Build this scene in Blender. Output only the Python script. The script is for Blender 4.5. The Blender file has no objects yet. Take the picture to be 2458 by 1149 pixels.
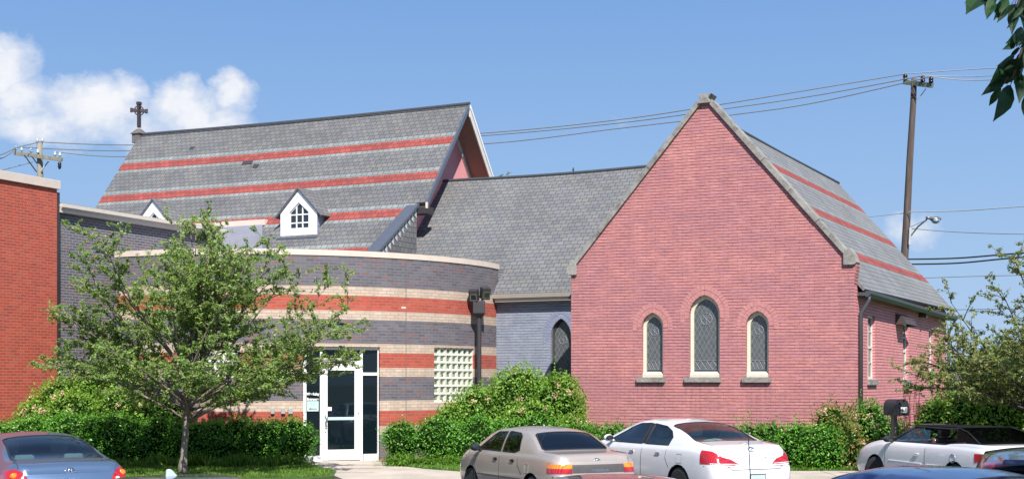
import bpy, bmesh, math, random
import numpy as np
from mathutils import Vector, Matrix
from mathutils.bvhtree import BVHTree
from mathutils.geometry import tessellate_polygon
random.seed(7); rng = np.random.default_rng(11)
PI = math.pi; R = math.radians
scene = bpy.context.scene
COL = scene.collection

# ------------------------------------------------------------------ survey
# Camera eye at (0,0,EYE) looking along +Y; FP, PX0, PY0: focal length and
# principal point of the photograph in its own pixels, used only to turn
# measurements into metres at a known distance.
FP, PX0, PY0, EYE = 3250.0, 1229.0, 915.0, 2.06
TH = R(25.8); CT, ST = math.cos(TH), math.sin(TH)
OX, OY = (2050 - PX0) / FP * 32.5, 32.5            # street corner of the pink chapel
def B(U, V, h=0.0):                                # church frame: U leftwards along the facades, V away from the street
    return Vector((OX - CT*U + ST*V, OY + ST*U + CT*V, h))
UDIR = Vector((-CT, ST, 0)); VDIR = Vector((ST, CT, 0)); ZDIR = Vector((0, 0, 1))
def P(px, py, Y):                                  # photo pixel at distance Y
    return Vector(((px-PX0)/FP*Y, Y, EYE + (PY0-py)/FP*Y))
def G(px, py, z=0.0):                              # photo pixel on level ground z
    Y = (EYE - z)*FP/(py - PY0); return Vector(((px-PX0)/FP*Y, Y, z))
def Uof(px, V):
    r = (px-PX0)/FP; return (OX + ST*V - r*(OY + CT*V))/(CT + r*ST)
def Vof(px, U):
    r = (px-PX0)/FP; return (r*(OY + ST*U) - OX + CT*U)/(ST - r*CT)
def Hof(py, U, V): return EYE + (PY0-py)*B(U, V).y/FP

# ------------------------------------------------------------------ objects
def tag(o, label=None, cat=None, group=None, kind=None):
    if label: o['label'] = label
    if cat: o['category'] = cat
    if group: o['group'] = group
    if kind: o['kind'] = kind
    return o
def thing(name, label, cat, loc=(0, 0, 0), rz=0.0, group=None):
    o = bpy.data.objects.new(name, None); COL.objects.link(o)
    o.location = loc; o.rotation_euler = (0, 0, rz); o.empty_display_size = .2
    return tag(o, label, cat, group)
def root_of(o):
    while o.parent is not None: o = o.parent
    return o
def link(me, name, mat, parent=None, world=True):
    """One mesh object; vertices given in world space are moved into the thing's frame."""
    o = bpy.data.objects.new(name, me); COL.objects.link(o)
    if mat is not None: me.materials.append(mat)
    if parent is not None:
        o.parent = parent
        if world:
            r = root_of(parent)
            m = Matrix.LocRotScale(r.location, r.rotation_euler, None).inverted()
            me.transform(m)
    return o
def planar_uv(me, fn=None):
    uv = me.uv_layers.new(name='UVMap').data
    vs = me.vertices
    for p in me.polygons:
        n = p.normal
        t = Vector((-n.y, n.x, 0)) if n.z*n.z < .93 else Vector((1, 0, 0))
        t.normalize(); b = n.cross(t)
        for li in p.loop_indices:
            co = vs[me.loops[li].vertex_index].co
            uv[li].uv = fn(co) if fn else (co.dot(t), co.dot(b))

class MB:
    def __init__(s): s.v = []; s.f = []; s.uvs = None
    def face(s, pts):
        i = len(s.v); s.v += [Vector(p) for p in pts]; s.f.append(tuple(range(i, i+len(pts)))); return s
    def hull8(s, p):   # 8 points: bottom ring 0-3, top ring 4-7
        i = len(s.v); s.v += [Vector(q) for q in p]
        s.f += [(i+3, i+2, i+1, i), (i+4, i+5, i+6, i+7)] + [(i+k, i+(k+1) % 4, i+4+(k+1) % 4, i+4+k) for k in range(4)]
        return s
    def box(s, c, size, ax=None):
        c = Vector(c); x, y, z = [q*.5 for q in size]
        ax = ax or (Vector((1, 0, 0)), Vector((0, 1, 0)), ZDIR)
        q = lambda a, b, d: c + ax[0]*a + ax[1]*b + ax[2]*d
        return s.hull8([q(-x, -y, -z), q(x, -y, -z), q(x, y, -z), q(-x, y, -z), q(-x, -y, z), q(x, -y, z), q(x, y, z), q(-x, y, z)])
    def ub(s, u0, u1, v0, v1, h0, h1):   # box in the church frame
        return s.hull8([B(u1, v0, h0), B(u0, v0, h0), B(u0, v1, h0), B(u1, v1, h0), B(u1, v0, h1), B(u0, v0, h1), B(u0, v1, h1), B(u1, v1, h1)])
    def prism(s, pts, d):     # polygon extruded by vector d
        d = Vector(d); i = len(s.v); n = len(pts)
        a = [Vector(p) for p in pts]; s.v += a + [p+d for p in a]
        s.f.append(tuple(range(i+n-1, i-1, -1))); s.f.append(tuple(range(i+n, i+2*n)))
        s.f += [(i+k, i+(k+1) % n, i+n+(k+1) % n, i+n+k) for k in range(n)]
        return s
    def tube(s, path, r, n=6, cap=True):
        path = [Vector(p) for p in path]; m = len(path)
        rs = list(r) if hasattr(r, '__len__') else [r]*m
        i = len(s.v); ref = None
        for k in range(m):
            d = (path[min(k+1, m-1)] - path[max(k-1, 0)]); d = d.normalized() if d.length > 1e-9 else ZDIR
            if ref is None: ref = d.orthogonal().normalized()
            a = ref - d*ref.dot(d); a = a.normalized() if a.length > 1e-6 else d.orthogonal().normalized()
            ref = a; b = d.cross(a)
            s.v += [path[k] + (a*math.cos(2*PI*j/n) + b*math.sin(2*PI*j/n))*rs[k] for j in range(n)]
        for k in range(m-1):
            s.f += [(i+k*n+j, i+k*n+(j+1) % n, i+(k+1)*n+(j+1) % n, i+(k+1)*n+j) for j in range(n)]
        if cap:
            s.f.append(tuple(range(i+n-1, i-1, -1))); s.f.append(tuple(range(i+(m-1)*n, i+m*n)))
        return s
    def lathe(s, prof, o=(0, 0, 0), axis='z', n=20):   # prof: (radius, along axis)
        o = Vector(o); i = len(s.v); m = len(prof)
        for r, h in prof:
            for j in range(n):
                a = 2*PI*j/n; c, d = r*math.cos(a), r*math.sin(a)
                s.v.append(o + Vector({'z': (c, d, h), 'y': (d, h, c), 'x': (h, c, d)}[axis]))
        for k in range(m-1):
            s.f += [(i+k*n+j, i+k*n+(j+1) % n, i+(k+1)*n+(j+1) % n, i+(k+1)*n+j) for j in range(n)]
        if prof[0][0] > 1e-6: s.f.append(tuple(range(i+n-1, i-1, -1)))
        if prof[-1][0] > 1e-6: s.f.append(tuple(range(i+(m-1)*n, i+m*n)))
        return s
    def blob(s, c, rad, n=10, m=7, jit=0.0):
        c = Vector(c); i = len(s.v)
        for a in range(m+1):
            for b in range(n):
                t = PI*a/m; p = 2*PI*b/n; k = 1 + random.uniform(-jit, jit)
                s.v.append(c + Vector((rad[0]*math.sin(t)*math.cos(p), rad[1]*math.sin(t)*math.sin(p), rad[2]*math.cos(t)))*k)
        for a in range(m):
            s.f += [(i+a*n+b, i+(a+1)*n+b, i+(a+1)*n+(b+1) % n, i+a*n+(b+1) % n) for b in range(n)]
        return s
    def holes(s, outer, holes, to3):    # flat polygon with holes; to3 maps 2-D to 3-D
        loops = [[Vector((a, b, 0)) for a, b in l] for l in [outer]+holes]
        flat = [q for l in loops for q in l]; i = len(s.v)
        s.v += [to3(q.x, q.y) for q in flat]
        for t in tessellate_polygon(loops):
            a, b, c = [flat[k] for k in t]
            if (b-a).cross(c-a).z < 0: t = (t[0], t[2], t[1])
            s.f.append(tuple(i+k for k in t))
        return s
    def sides(s, name, mat, parent, smooth=False):    # loose pieces become parts of their own
        n = len(s.v); up_ = list(range(n))
        def fd(a):
            while up_[a] != a: up_[a] = up_[up_[a]]; a = up_[a]
            return a
        for f in s.f:
            for k in f[1:]: up_[fd(k)] = fd(f[0])
        grp = {}
        for f in s.f: grp.setdefault(fd(f[0]), []).append(f)
        out = []
        for fs in grp.values():
            ids = sorted({k for f in fs for k in f}); mp = {k: i for i, k in enumerate(ids)}
            m = MB(); m.v = [s.v[k] for k in ids]; m.f = [tuple(mp[k] for k in f) for f in fs]
            out.append(m.build(name, mat, parent, world=False, uv='none', smooth=smooth))
        return out
    def build(s, name, mat, parent=None, smooth=False, uv=None, world=True, flip=False, bevel=0.0, weld=False):
        me = bpy.data.meshes.new(name)
        me.from_pydata([tuple(q) for q in s.v], [], [f[::-1] for f in s.f] if flip else s.f); me.update()
        if weld or bevel:
            bm = bmesh.new(); bm.from_mesh(me); bmesh.ops.remove_doubles(bm, verts=bm.verts, dist=1e-5)
            bmesh.ops.recalc_face_normals(bm, faces=bm.faces)
            if bevel:
                es = [e for e in bm.edges if len(e.link_faces) == 2 and e.calc_face_angle(0) > .5]
                bmesh.ops.bevel(bm, geom=es, offset=bevel, segments=2, affect='EDGES', profile=.6)
            bm.to_mesh(me); bm.free(); me.update()
        if uv != 'none': planar_uv(me, uv)
        if smooth: me.polygons.foreach_set('use_smooth', [True]*len(me.polygons))
        return link(me, name, mat, parent, world)

# ------------------------------------------------------------------ materials
class NT:
    def __init__(s, name):
        s.m = bpy.data.materials.new(name); s.m.use_nodes = True; s.t = s.m.node_tree
        s.b = s.t.nodes['Principled BSDF']; s.out = s.t.nodes['Material Output']
    def n(s, typ, ins=None, **props):
        x = s.t.nodes.new(typ)
        for k, v in props.items(): setattr(x, k, v)
        for k, v in (ins or {}).items(): s.put(x.inputs[k], v)
        return x
    def put(s, sock, v):
        if isinstance(v, bpy.types.NodeSocket): s.t.links.new(v, sock)
        elif isinstance(v, (tuple, list)) and len(v) == 3 and sock.type == 'RGBA': sock.default_value = (*v, 1)
        else: sock.default_value = v
    def math(s, op, a, b=0.0, c=0.0, clamp=False):
        x = s.n('ShaderNodeMath', operation=op, use_clamp=clamp)
        s.put(x.inputs[0], a); s.put(x.inputs[1], b); s.put(x.inputs[2], c); return x.outputs[0]
    def mix(s, f, a, b, mode='MIX'):
        x = s.n('ShaderNodeMix', data_type='RGBA', blend_type=mode)
        s.put(x.inputs[0], f); s.put(x.inputs[6], a); s.put(x.inputs[7], b); return x.outputs[2]
    def ramp(s, f, stops, const=False):
        x = s.n('ShaderNodeValToRGB'); r = x.color_ramp
        r.interpolation = 'CONSTANT' if const else 'LINEAR'
        while len(r.elements) < len(stops): r.elements.new(.5)
        for e, (p, c) in zip(r.elements, stops): e.position = p; e.color = (*c, 1) if len(c) == 3 else c
        s.put(x.inputs[0], f); return x.outputs[0]
    def noise(s, vec, scale, detail=3.0, rough=.55):
        x = s.n('ShaderNodeTexNoise', {'Scale': scale, 'Detail': detail, 'Roughness': rough})
        if vec is not None: s.put(x.inputs['Vector'], vec)
        return x
    def uv(s): return s.n('ShaderNodeTexCoord').outputs['UV']
    def obj(s): return s.n('ShaderNodeTexCoord').outputs['Object']
    def set(s, **k):
        for a, v in k.items():
            nm = {'col': 'Base Color', 'rough': 'Roughness', 'metal': 'Metallic', 'spec': 'Specular IOR Level', 'coat': 'Coat Weight', 'coatr': 'Coat Roughness',
                  'nor': 'Normal', 'alpha': 'Alpha', 'trans': 'Transmission Weight', 'em': 'Emission Color', 'ems': 'Emission Strength', 'sheen': 'Sheen Weight'}[a]
            s.put(s.b.inputs[nm], v)
        return s
    def bump(s, h, strength=.5, dist=.01):
        return s.n('ShaderNodeBump', {'Height': h, 'Strength': strength, 'Distance': dist}).outputs[0]

def plain(name, col, rough=.6, metal=0.0, var=.12, scale=6.0, bump=0.0, coat=0.0, spec=.5):
    t = NT(name); o = t.obj()
    nz = t.noise(o, scale, 5).outputs[0]
    c = t.mix(1.0, col, t.ramp(nz, [(.25, (1-var,)*3), (.75, (1+var,)*3)]), 'MULTIPLY')
    t.set(col=c, rough=rough, metal=metal, coat=coat, spec=spec)
    if bump: t.set(nor=t.bump(t.noise(o, scale*6, 4).outputs[0], bump, .01))
    return t.m
def paint(name, col, metal=.0, rough=.35):
    t = NT(name); o = t.obj()
    dirt = t.ramp(t.noise(o, 2.2, 5).outputs[0], [(.3, (.93,)*3), (.7, (1.0,)*3)])
    fl = t.ramp(t.noise(o, 900, 1).outputs[0], [(.3, (.96,)*3), (.7, (1.04,)*3)])
    c = t.mix(1.0, t.mix(1.0, col, dirt, 'MULTIPLY'), fl, 'MULTIPLY')
    t.set(col=c, metal=metal, rough=rough, coat=1.0, coatr=.04); return t.m

def brick(name, pals, mortar, bw=.24, rh=.0776, ms=.009, bump=.5, bands=None, distort=.0, stain=None, rough=.85, msmooth=.15, voff=0.0, hj=False, streaks=None, mstr=.8):
    """pals: list of palettes (lists of colours); bands: list of (height, palette index)."""
    t = NT(name); uv = t.uv()
    nz = t.noise(uv, 3.0, 4)
    vec = uv
    if distort:
        d = t.noise(uv, 5.5, 3)
        off = t.n('ShaderNodeVectorMath', {0: d.outputs[1], 1: (.5, .5, .5)}, operation='SUBTRACT').outputs[0]
        off = t.n('ShaderNodeVectorMath', {0: off, 'Scale': distort}, operation='SCALE').outputs[0]
        vec = t.n('ShaderNodeVectorMath', {0: uv, 1: off}, operation='ADD').outputs[0]
    if voff: vec = t.n('ShaderNodeVectorMath', {0: vec, 1: (0, voff, 0)}, operation='ADD').outputs[0]
    br = t.n('ShaderNodeTexBrick', {'Vector': vec, 'Color1': (0, 0, 0), 'Color2': (1, 1, 1), 'Mortar': (.5, .5, .5), 'Scale': 1.0, 'Mortar Size': ms,
             'Mortar Smooth': msmooth, 'Bias': 0.0, 'Brick Width': bw, 'Row Height': rh}, offset=.5)
    rnd = br.outputs[0]; fac = br.outputs[1]
    if hj:     # painted brick: joint shade put into the colour, strongest in bed joints
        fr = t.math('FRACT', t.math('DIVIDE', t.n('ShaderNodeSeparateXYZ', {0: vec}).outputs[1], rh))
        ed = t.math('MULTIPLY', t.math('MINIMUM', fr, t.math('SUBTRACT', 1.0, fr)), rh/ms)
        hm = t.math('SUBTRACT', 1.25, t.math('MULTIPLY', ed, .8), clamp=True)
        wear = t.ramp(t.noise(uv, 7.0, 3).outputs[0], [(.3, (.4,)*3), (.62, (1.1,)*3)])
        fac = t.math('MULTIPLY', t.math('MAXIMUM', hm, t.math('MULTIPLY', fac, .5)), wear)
    cols = []
    for p in pals:
        k = len(p); cols.append(t.ramp(rnd, [(i/k, c) for i, c in enumerate(p)], True) if k > 1 else None)
        if k == 1:
            x = t.n('ShaderNodeRGB'); x.outputs[0].default_value = (*p[0], 1); cols[-1] = x.outputs[0]
    if bands:
        sx = t.n('ShaderNodeSeparateXYZ', {0: uv}).outputs[1]; hs = t.math('DIVIDE', sx, 10.0)
        c = cols[0]
        for idx in range(1, len(pals)):
            st = [(h/10.0, (1.,)*3 if i == idx else (0.,)*3) for h, i in bands]
            c = t.mix(t.ramp(hs, st, True), c, cols[idx])
    else: c = cols[0]
    c = t.mix(1.0, c, t.ramp(nz.outputs[0], [(.3, (.86,)*3), (.7, (1.1,)*3)]), 'MULTIPLY')
    if stain:      # weathering of the paint: (colour, amount)
        st = t.noise(t.n('ShaderNodeVectorMath', {0: uv, 1: (.35, 1.0, 1.0)}, operation='MULTIPLY').outputs[0], .9, 6, .65).outputs[0]
        c = t.mix(t.ramp(st, [(.40, (0,)*3), (.62, (stain[1],)*3)]), c, stain[0])
        st2 = t.noise(t.n('ShaderNodeVectorMath', {0: uv, 1: (1.0, 6.0, 1.0)}, operation='MULTIPLY').outputs[0], 2.2, 5, .7).outputs[0]
        c = t.mix(t.ramp(st2, [(.5, (0,)*3), (.75, (stain[1]*.8,)*3)]), c, stain[0])
    if streaks:    # run-off below the sills, damp at the foot of the wall
        sp_ = t.n('ShaderNodeSeparateXYZ', {0: uv}); u_, v_ = sp_.outputs[0], sp_.outputs[1]
        sn_ = t.noise(t.n('ShaderNodeVectorMath', {0: uv, 1: (14, .9, 1)}, operation='MULTIPLY').outputs[0], 1.0, 4, .6).outputs[0]
        sm = t.ramp(sn_, [(.42, (0,)*3), (.62, (1,)*3)]); tot = t.math('MULTIPLY', t.math('SUBTRACT', 1.0, t.math('DIVIDE', v_, .9), clamp=True), .8)
        for (a_, b_, top_, ln_) in streaks:
            w1 = t.math('MULTIPLY', t.math('GREATER_THAN', u_, a_), t.math('LESS_THAN', u_, b_)); d_ = t.math('DIVIDE', t.math('SUBTRACT', top_, v_), ln_)
            tot = t.math('MAXIMUM', tot, t.math('MULTIPLY', w1, t.math('MULTIPLY', t.math('GREATER_THAN', d_, 0.0), t.math('SUBTRACT', 1.0, d_, clamp=True))))
        c = t.mix(t.math('MULTIPLY', t.math('MULTIPLY', tot, sm), .6), c, (.25, .13, .14))
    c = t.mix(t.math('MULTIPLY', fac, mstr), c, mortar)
    h = t.math('ADD', t.math('MULTIPLY', t.math('SUBTRACT', 1.0, fac), 1.0), t.math('MULTIPLY', t.noise(uv, 60, 3).outputs[0], .25))
    t.set(col=c, rough=rough, nor=t.bump(h, bump, .012)); return t.m

def shingle(name, stripes=(), rh=.178, bw=.205, voff=0.0, dark=.5, greys=None):
    """stripes: first row index of each red double row."""
    t = NT(name); uv = t.uv()
    vec = t.n('ShaderNodeVectorMath', {0: uv, 1: (0, voff, 0)}, operation='ADD').outputs[0]
    wob = t.noise(uv, 1.3, 2)
    off = t.n('ShaderNodeVectorMath', {0: t.n('ShaderNodeVectorMath', {0: wob.outputs[1], 1: (.5, .5, .5)}, operation='SUBTRACT').outputs[0], 'Scale': .02}, operation='SCALE').outputs[0]
    vec2 = t.n('ShaderNodeVectorMath', {0: vec, 1: off}, operation='ADD').outputs[0]
    br = t.n('ShaderNodeTexBrick', {'Vector': vec2, 'Color1': (0, 0, 0), 'Color2': (1, 1, 1), 'Mortar': (.5, .5, .5), 'Scale': 1.0, 'Mortar Size': .0095,
             'Mortar Smooth': .25, 'Bias': 0.0, 'Brick Width': bw, 'Row Height': rh}, offset=.5)
    rnd = br.outputs[0]; fac = br.outputs[1]
    g = greys or [(.122, .123, .127), (.138, .138, .140), (.152, .152, .151), (.130, .131, .137), (.158, .154, .146), (.143, .144, .147)]
    c = t.ramp(rnd, [(i/len(g), x) for i, x in enumerate(g)], True)
    if stripes:
        sv = t.math('DIVIDE', t.n('ShaderNodeSeparateXYZ', {0: vec2}).outputs[1], 10.0)
        sr = [(0, (0,)*3)]; sp = [(0, (0,)*3)]
        for k in stripes:
            sr += [(k*rh/10, (1,)*3), ((k+2)*rh/10, (0,)*3)]
            sp += [((k-1)*rh/10, (1,)*3), ((k+3)*rh/10, (0,)*3)]
        pale = t.ramp(rnd, [(0, (.20, .22, .218)), (.35, (.23, .242, .238)), (.7, (.185, .205, .205))], True)
        red = t.ramp(rnd, [(0, (.27, .048, .038)), (.3, (.305, .06, .046)), (.6, (.25, .054, .045)), (.8, (.325, .068, .053))], True)
        c = t.mix(t.ramp(sv, sp, True), c, pale); c = t.mix(t.ramp(sv, sr, True), c, red)
    c = t.mix(1.0, c, t.ramp(t.noise(uv, .7, 5, .6).outputs[0], [(.3, (.82,)*3), (.7, (1.12,)*3)]), 'MULTIPLY')
    c = t.mix(1.0, c, t.ramp(t.noise(uv, 45, 2).outputs[0], [(.3, (.85,)*3), (.7, (1.12,)*3)]), 'MULTIPLY')
    c = t.mix(t.math('MULTIPLY', fac, .95), c, (.03, .032, .04))
    fr = t.math('FRACT', t.math('DIVIDE', t.n('ShaderNodeSeparateXYZ', {0: vec2}).outputs[1], rh))
    h = t.math('ADD', t.math('MULTIPLY', fr, .8), t.math('MULTIPLY', t.math('SUBTRACT', 1.0, fac), .4))
    h = t.math('ADD', h, t.math('MULTIPLY', rnd, .3))
    t.set(col=c, rough=.82, nor=t.bump(h, .55, .012)); return t.m

def leafmat(name, stops, trans=.35, rough=.45):
    t = NT(name); ri = t.n('ShaderNodeNewGeometry').outputs['Random Per Island']
    c = t.ramp(ri, stops)
    big = t.ramp(t.noise(t.obj(), 1.6, 3).outputs[0], [(.3, (.82,)*3), (.7, (1.22,)*3)])
    c = t.mix(1.0, c, big, 'MULTIPLY')
    t.set(col=c, rough=rough, spec=.35)
    tr = t.n('ShaderNodeBsdfTranslucent', {'Color': t.mix(1.0, c, (1.25, 1.35, .55), 'MULTIPLY')})
    mx = t.n('ShaderNodeMixShader', {0: trans}); t.t.links.new(t.b.outputs[0], mx.inputs[1]); t.t.links.new(tr.outputs[0], mx.inputs[2])
    t.t.links.new(mx.outputs[0], t.out.inputs[0]); return t.m

def glassmat(name, tint=(.5, .58, .6), clear=.55, refl=1.0):
    t = NT(name)
    tr = t.n('ShaderNodeBsdfTransparent', {'Color': tint}); gl = t.n('ShaderNodeBsdfGlossy', {'Color': (.9*refl, .95*refl, refl), 'Roughness': .02})
    lw = t.n('ShaderNodeFresnel', {'IOR': 1.5}).outputs[0]
    f = t.math('MULTIPLY_ADD', lw, 1.1, .06, True)
    mx = t.n('ShaderNodeMixShader', {0: f, 1: tr.outputs[0], 2: gl.outputs[0]})
    t.t.links.new(mx.outputs[0], t.out.inputs[0]); return t.m

M = {}
PINKS = [[(.465, .196, .188), (.485, .21, .196), (.45, .186, .182), (.50, .22, .205), (.415, .182, .192), (.475, .20, .19)]]
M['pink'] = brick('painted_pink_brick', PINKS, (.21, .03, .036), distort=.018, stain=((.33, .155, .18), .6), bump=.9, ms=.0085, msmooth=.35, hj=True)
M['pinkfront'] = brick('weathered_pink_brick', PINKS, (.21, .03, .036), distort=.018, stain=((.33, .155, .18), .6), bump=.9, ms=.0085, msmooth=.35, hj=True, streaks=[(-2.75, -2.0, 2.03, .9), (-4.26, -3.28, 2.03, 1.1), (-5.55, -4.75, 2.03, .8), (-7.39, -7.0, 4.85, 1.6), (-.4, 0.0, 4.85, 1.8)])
M['pinkside'] = brick('lighter_pink_brick', [[(.60, .24, .24), (.62, .255, .25), (.59, .23, .235), (.64, .27, .262)]], (.24, .035, .045), distort=.018, stain=((.52, .22, .25), .35), bump=.9, ms=.0085, msmooth=.35, hj=True)  # lighter, less stained paint; extra brightness makes up for weak sun there
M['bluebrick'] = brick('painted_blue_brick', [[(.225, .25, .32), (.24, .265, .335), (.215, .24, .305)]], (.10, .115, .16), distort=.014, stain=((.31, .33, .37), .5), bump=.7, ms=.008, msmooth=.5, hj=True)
M['pinkplain'] = plain('pink_stucco', (.68, .29, .30), .85, var=.1, scale=2.0, bump=.1)
DARK = [(.105, .10, .118), (.12, .112, .13), (.09, .086, .104), (.135, .125, .142), (.10, .096, .12), (.118, .112, .128), (.112, .104, .128), (.165, .10, .10)]
TAN = [(.475, .37, .285), (.495, .39, .30), (.455, .355, .275), (.51, .405, .315)]
RED = [(.38, .062, .032), (.41, .07, .036), (.35, .057, .033), (.43, .083, .045), (.40, .06, .03)]
CR = .0787; BASE = 1.288
bnd = [(0, 1)]
for k in (-1, 0, 1, 2):
    b0 = BASE + k*19*CR
    bnd += [(b0, 2), (b0+3*CR, 0), (b0+11*CR, 2), (b0+14*CR, 1)]
bnd = [(h, i) for h, i in bnd if 0 <= h <= 4.6]
M['drum'] = brick('banded_brick', [DARK, RED, TAN], (.215, .19, .185), bw=.243, rh=CR, ms=.009, bands=bnd, bump=.3, mstr=.55, voff=-BASE+CR*20)
M['greybrick'] = brick('grey_brick', [DARK], (.30, .285, .29), bw=.243, rh=CR, ms=.010, bump=.35)
M['redbrick'] = brick('red_brick', [RED], (.40, .2, .165), bw=.243, rh=CR, ms=.0075, bump=.35)
M['voussoir'] = plain('pink_voussoir_brick', (.45, .195, .19), .85, var=.2, scale=9, bump=.2)
M['voussoirb'] = plain('blue_voussoir_brick', (.21, .23, .325), .85, var=.14, scale=9, bump=.2)
M['slate_nave'] = shingle('striped_slate_roof', [9, 18, 27, 36, 45], voff=9*.178-1.45)
M['slate_wing'] = shingle('grey_slate_roof', [], rh=.165, bw=.225, greys=[(.13, .133, .14), (.148, .151, .156), (.14, .144, .154), (.158, .159, .159), (.17, .167, .16), (.15, .152, .156), (.164, .165, .168)])
M['slate_chapel'] = shingle('striped_slate_roof_side', [6, 15, 24], rh=.183, voff=6*.183-1.12, greys=[(.18, .184, .192), (.20, .20, .204), (.215, .216, .216), (.192, .196, .206), (.207, .204, .197)])
def stone_mat():
    t = NT('weathered_limestone'); o = t.obj()
    a = t.noise(o, 3.0, 8, .7).outputs[0]; b = t.noise(o, 22, 5, .7).outputs[0]
    c = t.ramp(a, [(.32, (.13, .125, .115)), (.5, (.25, .24, .22)), (.7, (.37, .355, .32))])
    c = t.mix(1.0, c, t.ramp(b, [(.3, (.75,)*3), (.7, (1.15,)*3)]), 'MULTIPLY')
    t.set(col=c, rough=.9, nor=t.bump(b, .4, .02)); return t.m
M['stone'] = stone_mat()
M['paleconc'] = plain('precast_coping', (.57, .49, .42), .75, var=.07, scale=3)
M['creamwood'] = plain('cream_painted_wood', (.56, .53, .41), .55, var=.07, scale=8)
M['white'] = plain('white_paint', (.78, .78, .77), .5, var=.04)
M['barge'] = plain('weathered_white_board', (.62, .59, .54), .7, var=.12, scale=5)
M['soffit'] = plain('brown_soffit', (.33, .19, .14), .8)
M['trimtan'] = plain('tan_trim', (.56, .50, .43), .6, var=.06)
M['gutter'] = plain('dark_grey_gutter', (.075, .085, .095), .45, .3)
M['flash'] = plain('blue_grey_metal', (.13, .15, .19), .4, .4, var=.08)
M['lead'] = plain('lead_flashing', (.29, .30, .32), .5, .4)
M['black'] = plain('black_paint', (.03, .031, .035), .45)
M['iron'] = plain('dark_bronze_paint', (.045, .042, .045), .5, .2)
M['ridge'] = plain('ridge_cap', (.055, .06, .07), .6, .2)
M['darkslate'] = plain('missing_slate', (.035, .035, .042), .85)
M['crossmat'] = plain('dark_stone_cross', (.04, .03, .034), .8, var=.3)
M['dark'] = plain('dark_interior', (.012, .013, .015), .9)
M['brown'] = plain('brown_metal', (.06, .042, .04), .6, .0)
M['steel'] = plain('brushed_steel', (.55, .56, .57), .3, 1.0)
M['meterbox'] = plain('grey_box', (.32, .32, .33), .6)

def lattice():
    t = NT('leaded_glass'); uv = t.uv()
    s = t.n('ShaderNodeSeparateXYZ', {0: uv}); u, v = s.outputs[0], s.outputs[1]
    k = 8.2
    a = t.math('FRACT', t.math('ADD', t.math('MULTIPLY', u, k), t.math('MULTIPLY', v, k*.55)))
    b = t.math('FRACT', t.math('SUBTRACT', t.math('MULTIPLY', u, k), t.math('MULTIPLY', v, k*.55)))
    la = t.math('LESS_THAN', t.math('ABSOLUTE', t.math('SUBTRACT', a, .5)), .06)
    lb = t.math('LESS_THAN', t.math('ABSOLUTE', t.math('SUBTRACT', b, .5)), .06)
    ln = t.math('MAXIMUM', la, lb)
    nz = t.noise(uv, 9, 3).outputs[0]
    c = t.ramp(nz, [(.3, (.065, .072, .078)), (.7, (.115, .12, .12))])
    c = t.mix(t.math('MULTIPLY', ln, .75), c, (.17, .185, .19))
    t.set(col=c, rough=.22, nor=t.bump(t.noise(uv, 4, 2).outputs[0], .05, .02), spec=.6); return t.m
M['lattice'] = lattice()
def storeglass():
    t = NT('storefront_glass'); t.set(col=(.004, .009, .013), rough=.02, spec=.4); return t.m
M['shopglass'] = storeglass()
def winglass():
    t = NT('window_glass'); t.set(col=(.02, .025, .03), rough=.03, spec=.8); return t.m
M['winglass'] = winglass()
def blockglass():
    t = NT('glass_block'); nz = t.noise(t.obj(), 16, 3).outputs[0]
    t.set(col=t.ramp(nz, [(.35, (.05, .07, .05)), (.5, (.20, .23, .17)), (.65, (.42, .45, .36))]), rough=.08, spec=.9, nor=t.bump(nz, .5, .05)); return t.m
M['block'] = blockglass()
M['blockgrout'] = plain('block_grout', (.66, .66, .56), .7)

# ------------------------------------------------------------------ setting
def sheet(name, pts, z, mat, kind='structure', thick=0.0, uvs=True):
    mb = MB()
    p3 = [Vector((p[0], p[1], z)) for p in pts]
    if thick: mb.prism([p - Vector((0, 0, thick)) for p in p3], (0, 0, thick))
    else: mb.face(p3)
    return tag(mb.build(name, mat), kind=kind)
def asphalt():
    t = NT('asphalt'); o = t.obj(); a = t.noise(o, 90, 3).outputs[0]; b = t.noise(o, .5, 5).outputs[0]
    c = t.mix(1.0, t.ramp(a, [(.3, (.045, .045, .047)), (.7, (.085, .084, .082))]), t.ramp(b, [(.3, (.8,)*3), (.7, (1.2,)*3)]), 'MULTIPLY')
    t.set(col=c, rough=.9, nor=t.bump(a, .4, .01)); return t.m
def concrete(name, col):
    t = NT(name); o = t.obj(); a = t.noise(o, 60, 4).outputs[0]; b = t.noise(o, .8, 7, .7).outputs[0]; d = t.noise(t.n('ShaderNodeVectorMath', {0: o, 1: (1.0, 7.0, 1.0)}, operation='MULTIPLY').outputs[0], .7, 5, .7).outputs[0]
    c = t.mix(1.0, col, t.ramp(b, [(.3, (.75,)*3), (.65, (1.08,)*3)]), 'MULTIPLY')
    c = t.mix(1.0, c, t.ramp(a, [(.3, (.88,)*3), (.7, (1.08,)*3)]), 'MULTIPLY')
    c = t.mix(t.ramp(d, [(.56, (0,)*3), (.68, (.45,)*3)]), c, (.2, .18, .16))
    t.set(col=c, rough=.9, nor=t.bump(a, .25, .008)); return t.m
def soil():
    t = NT('lawn_soil'); o = t.obj(); a = t.noise(o, 30, 5).outputs[0]
    t.set(col=t.ramp(a, [(.3, (.035, .075, .018)), (.7, (.075, .13, .03))]), rough=.95); return t.m
M['conc'] = concrete('walk_concrete', (.50, .44, .375)); M['kerb'] = concrete('kerb_concrete', (.42, .38, .33))
LOT = -.13
sheet('asphalt_ground', [(-60, -30), (60, -30), (60, 60), (-60, 60)], LOT, asphalt())
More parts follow.
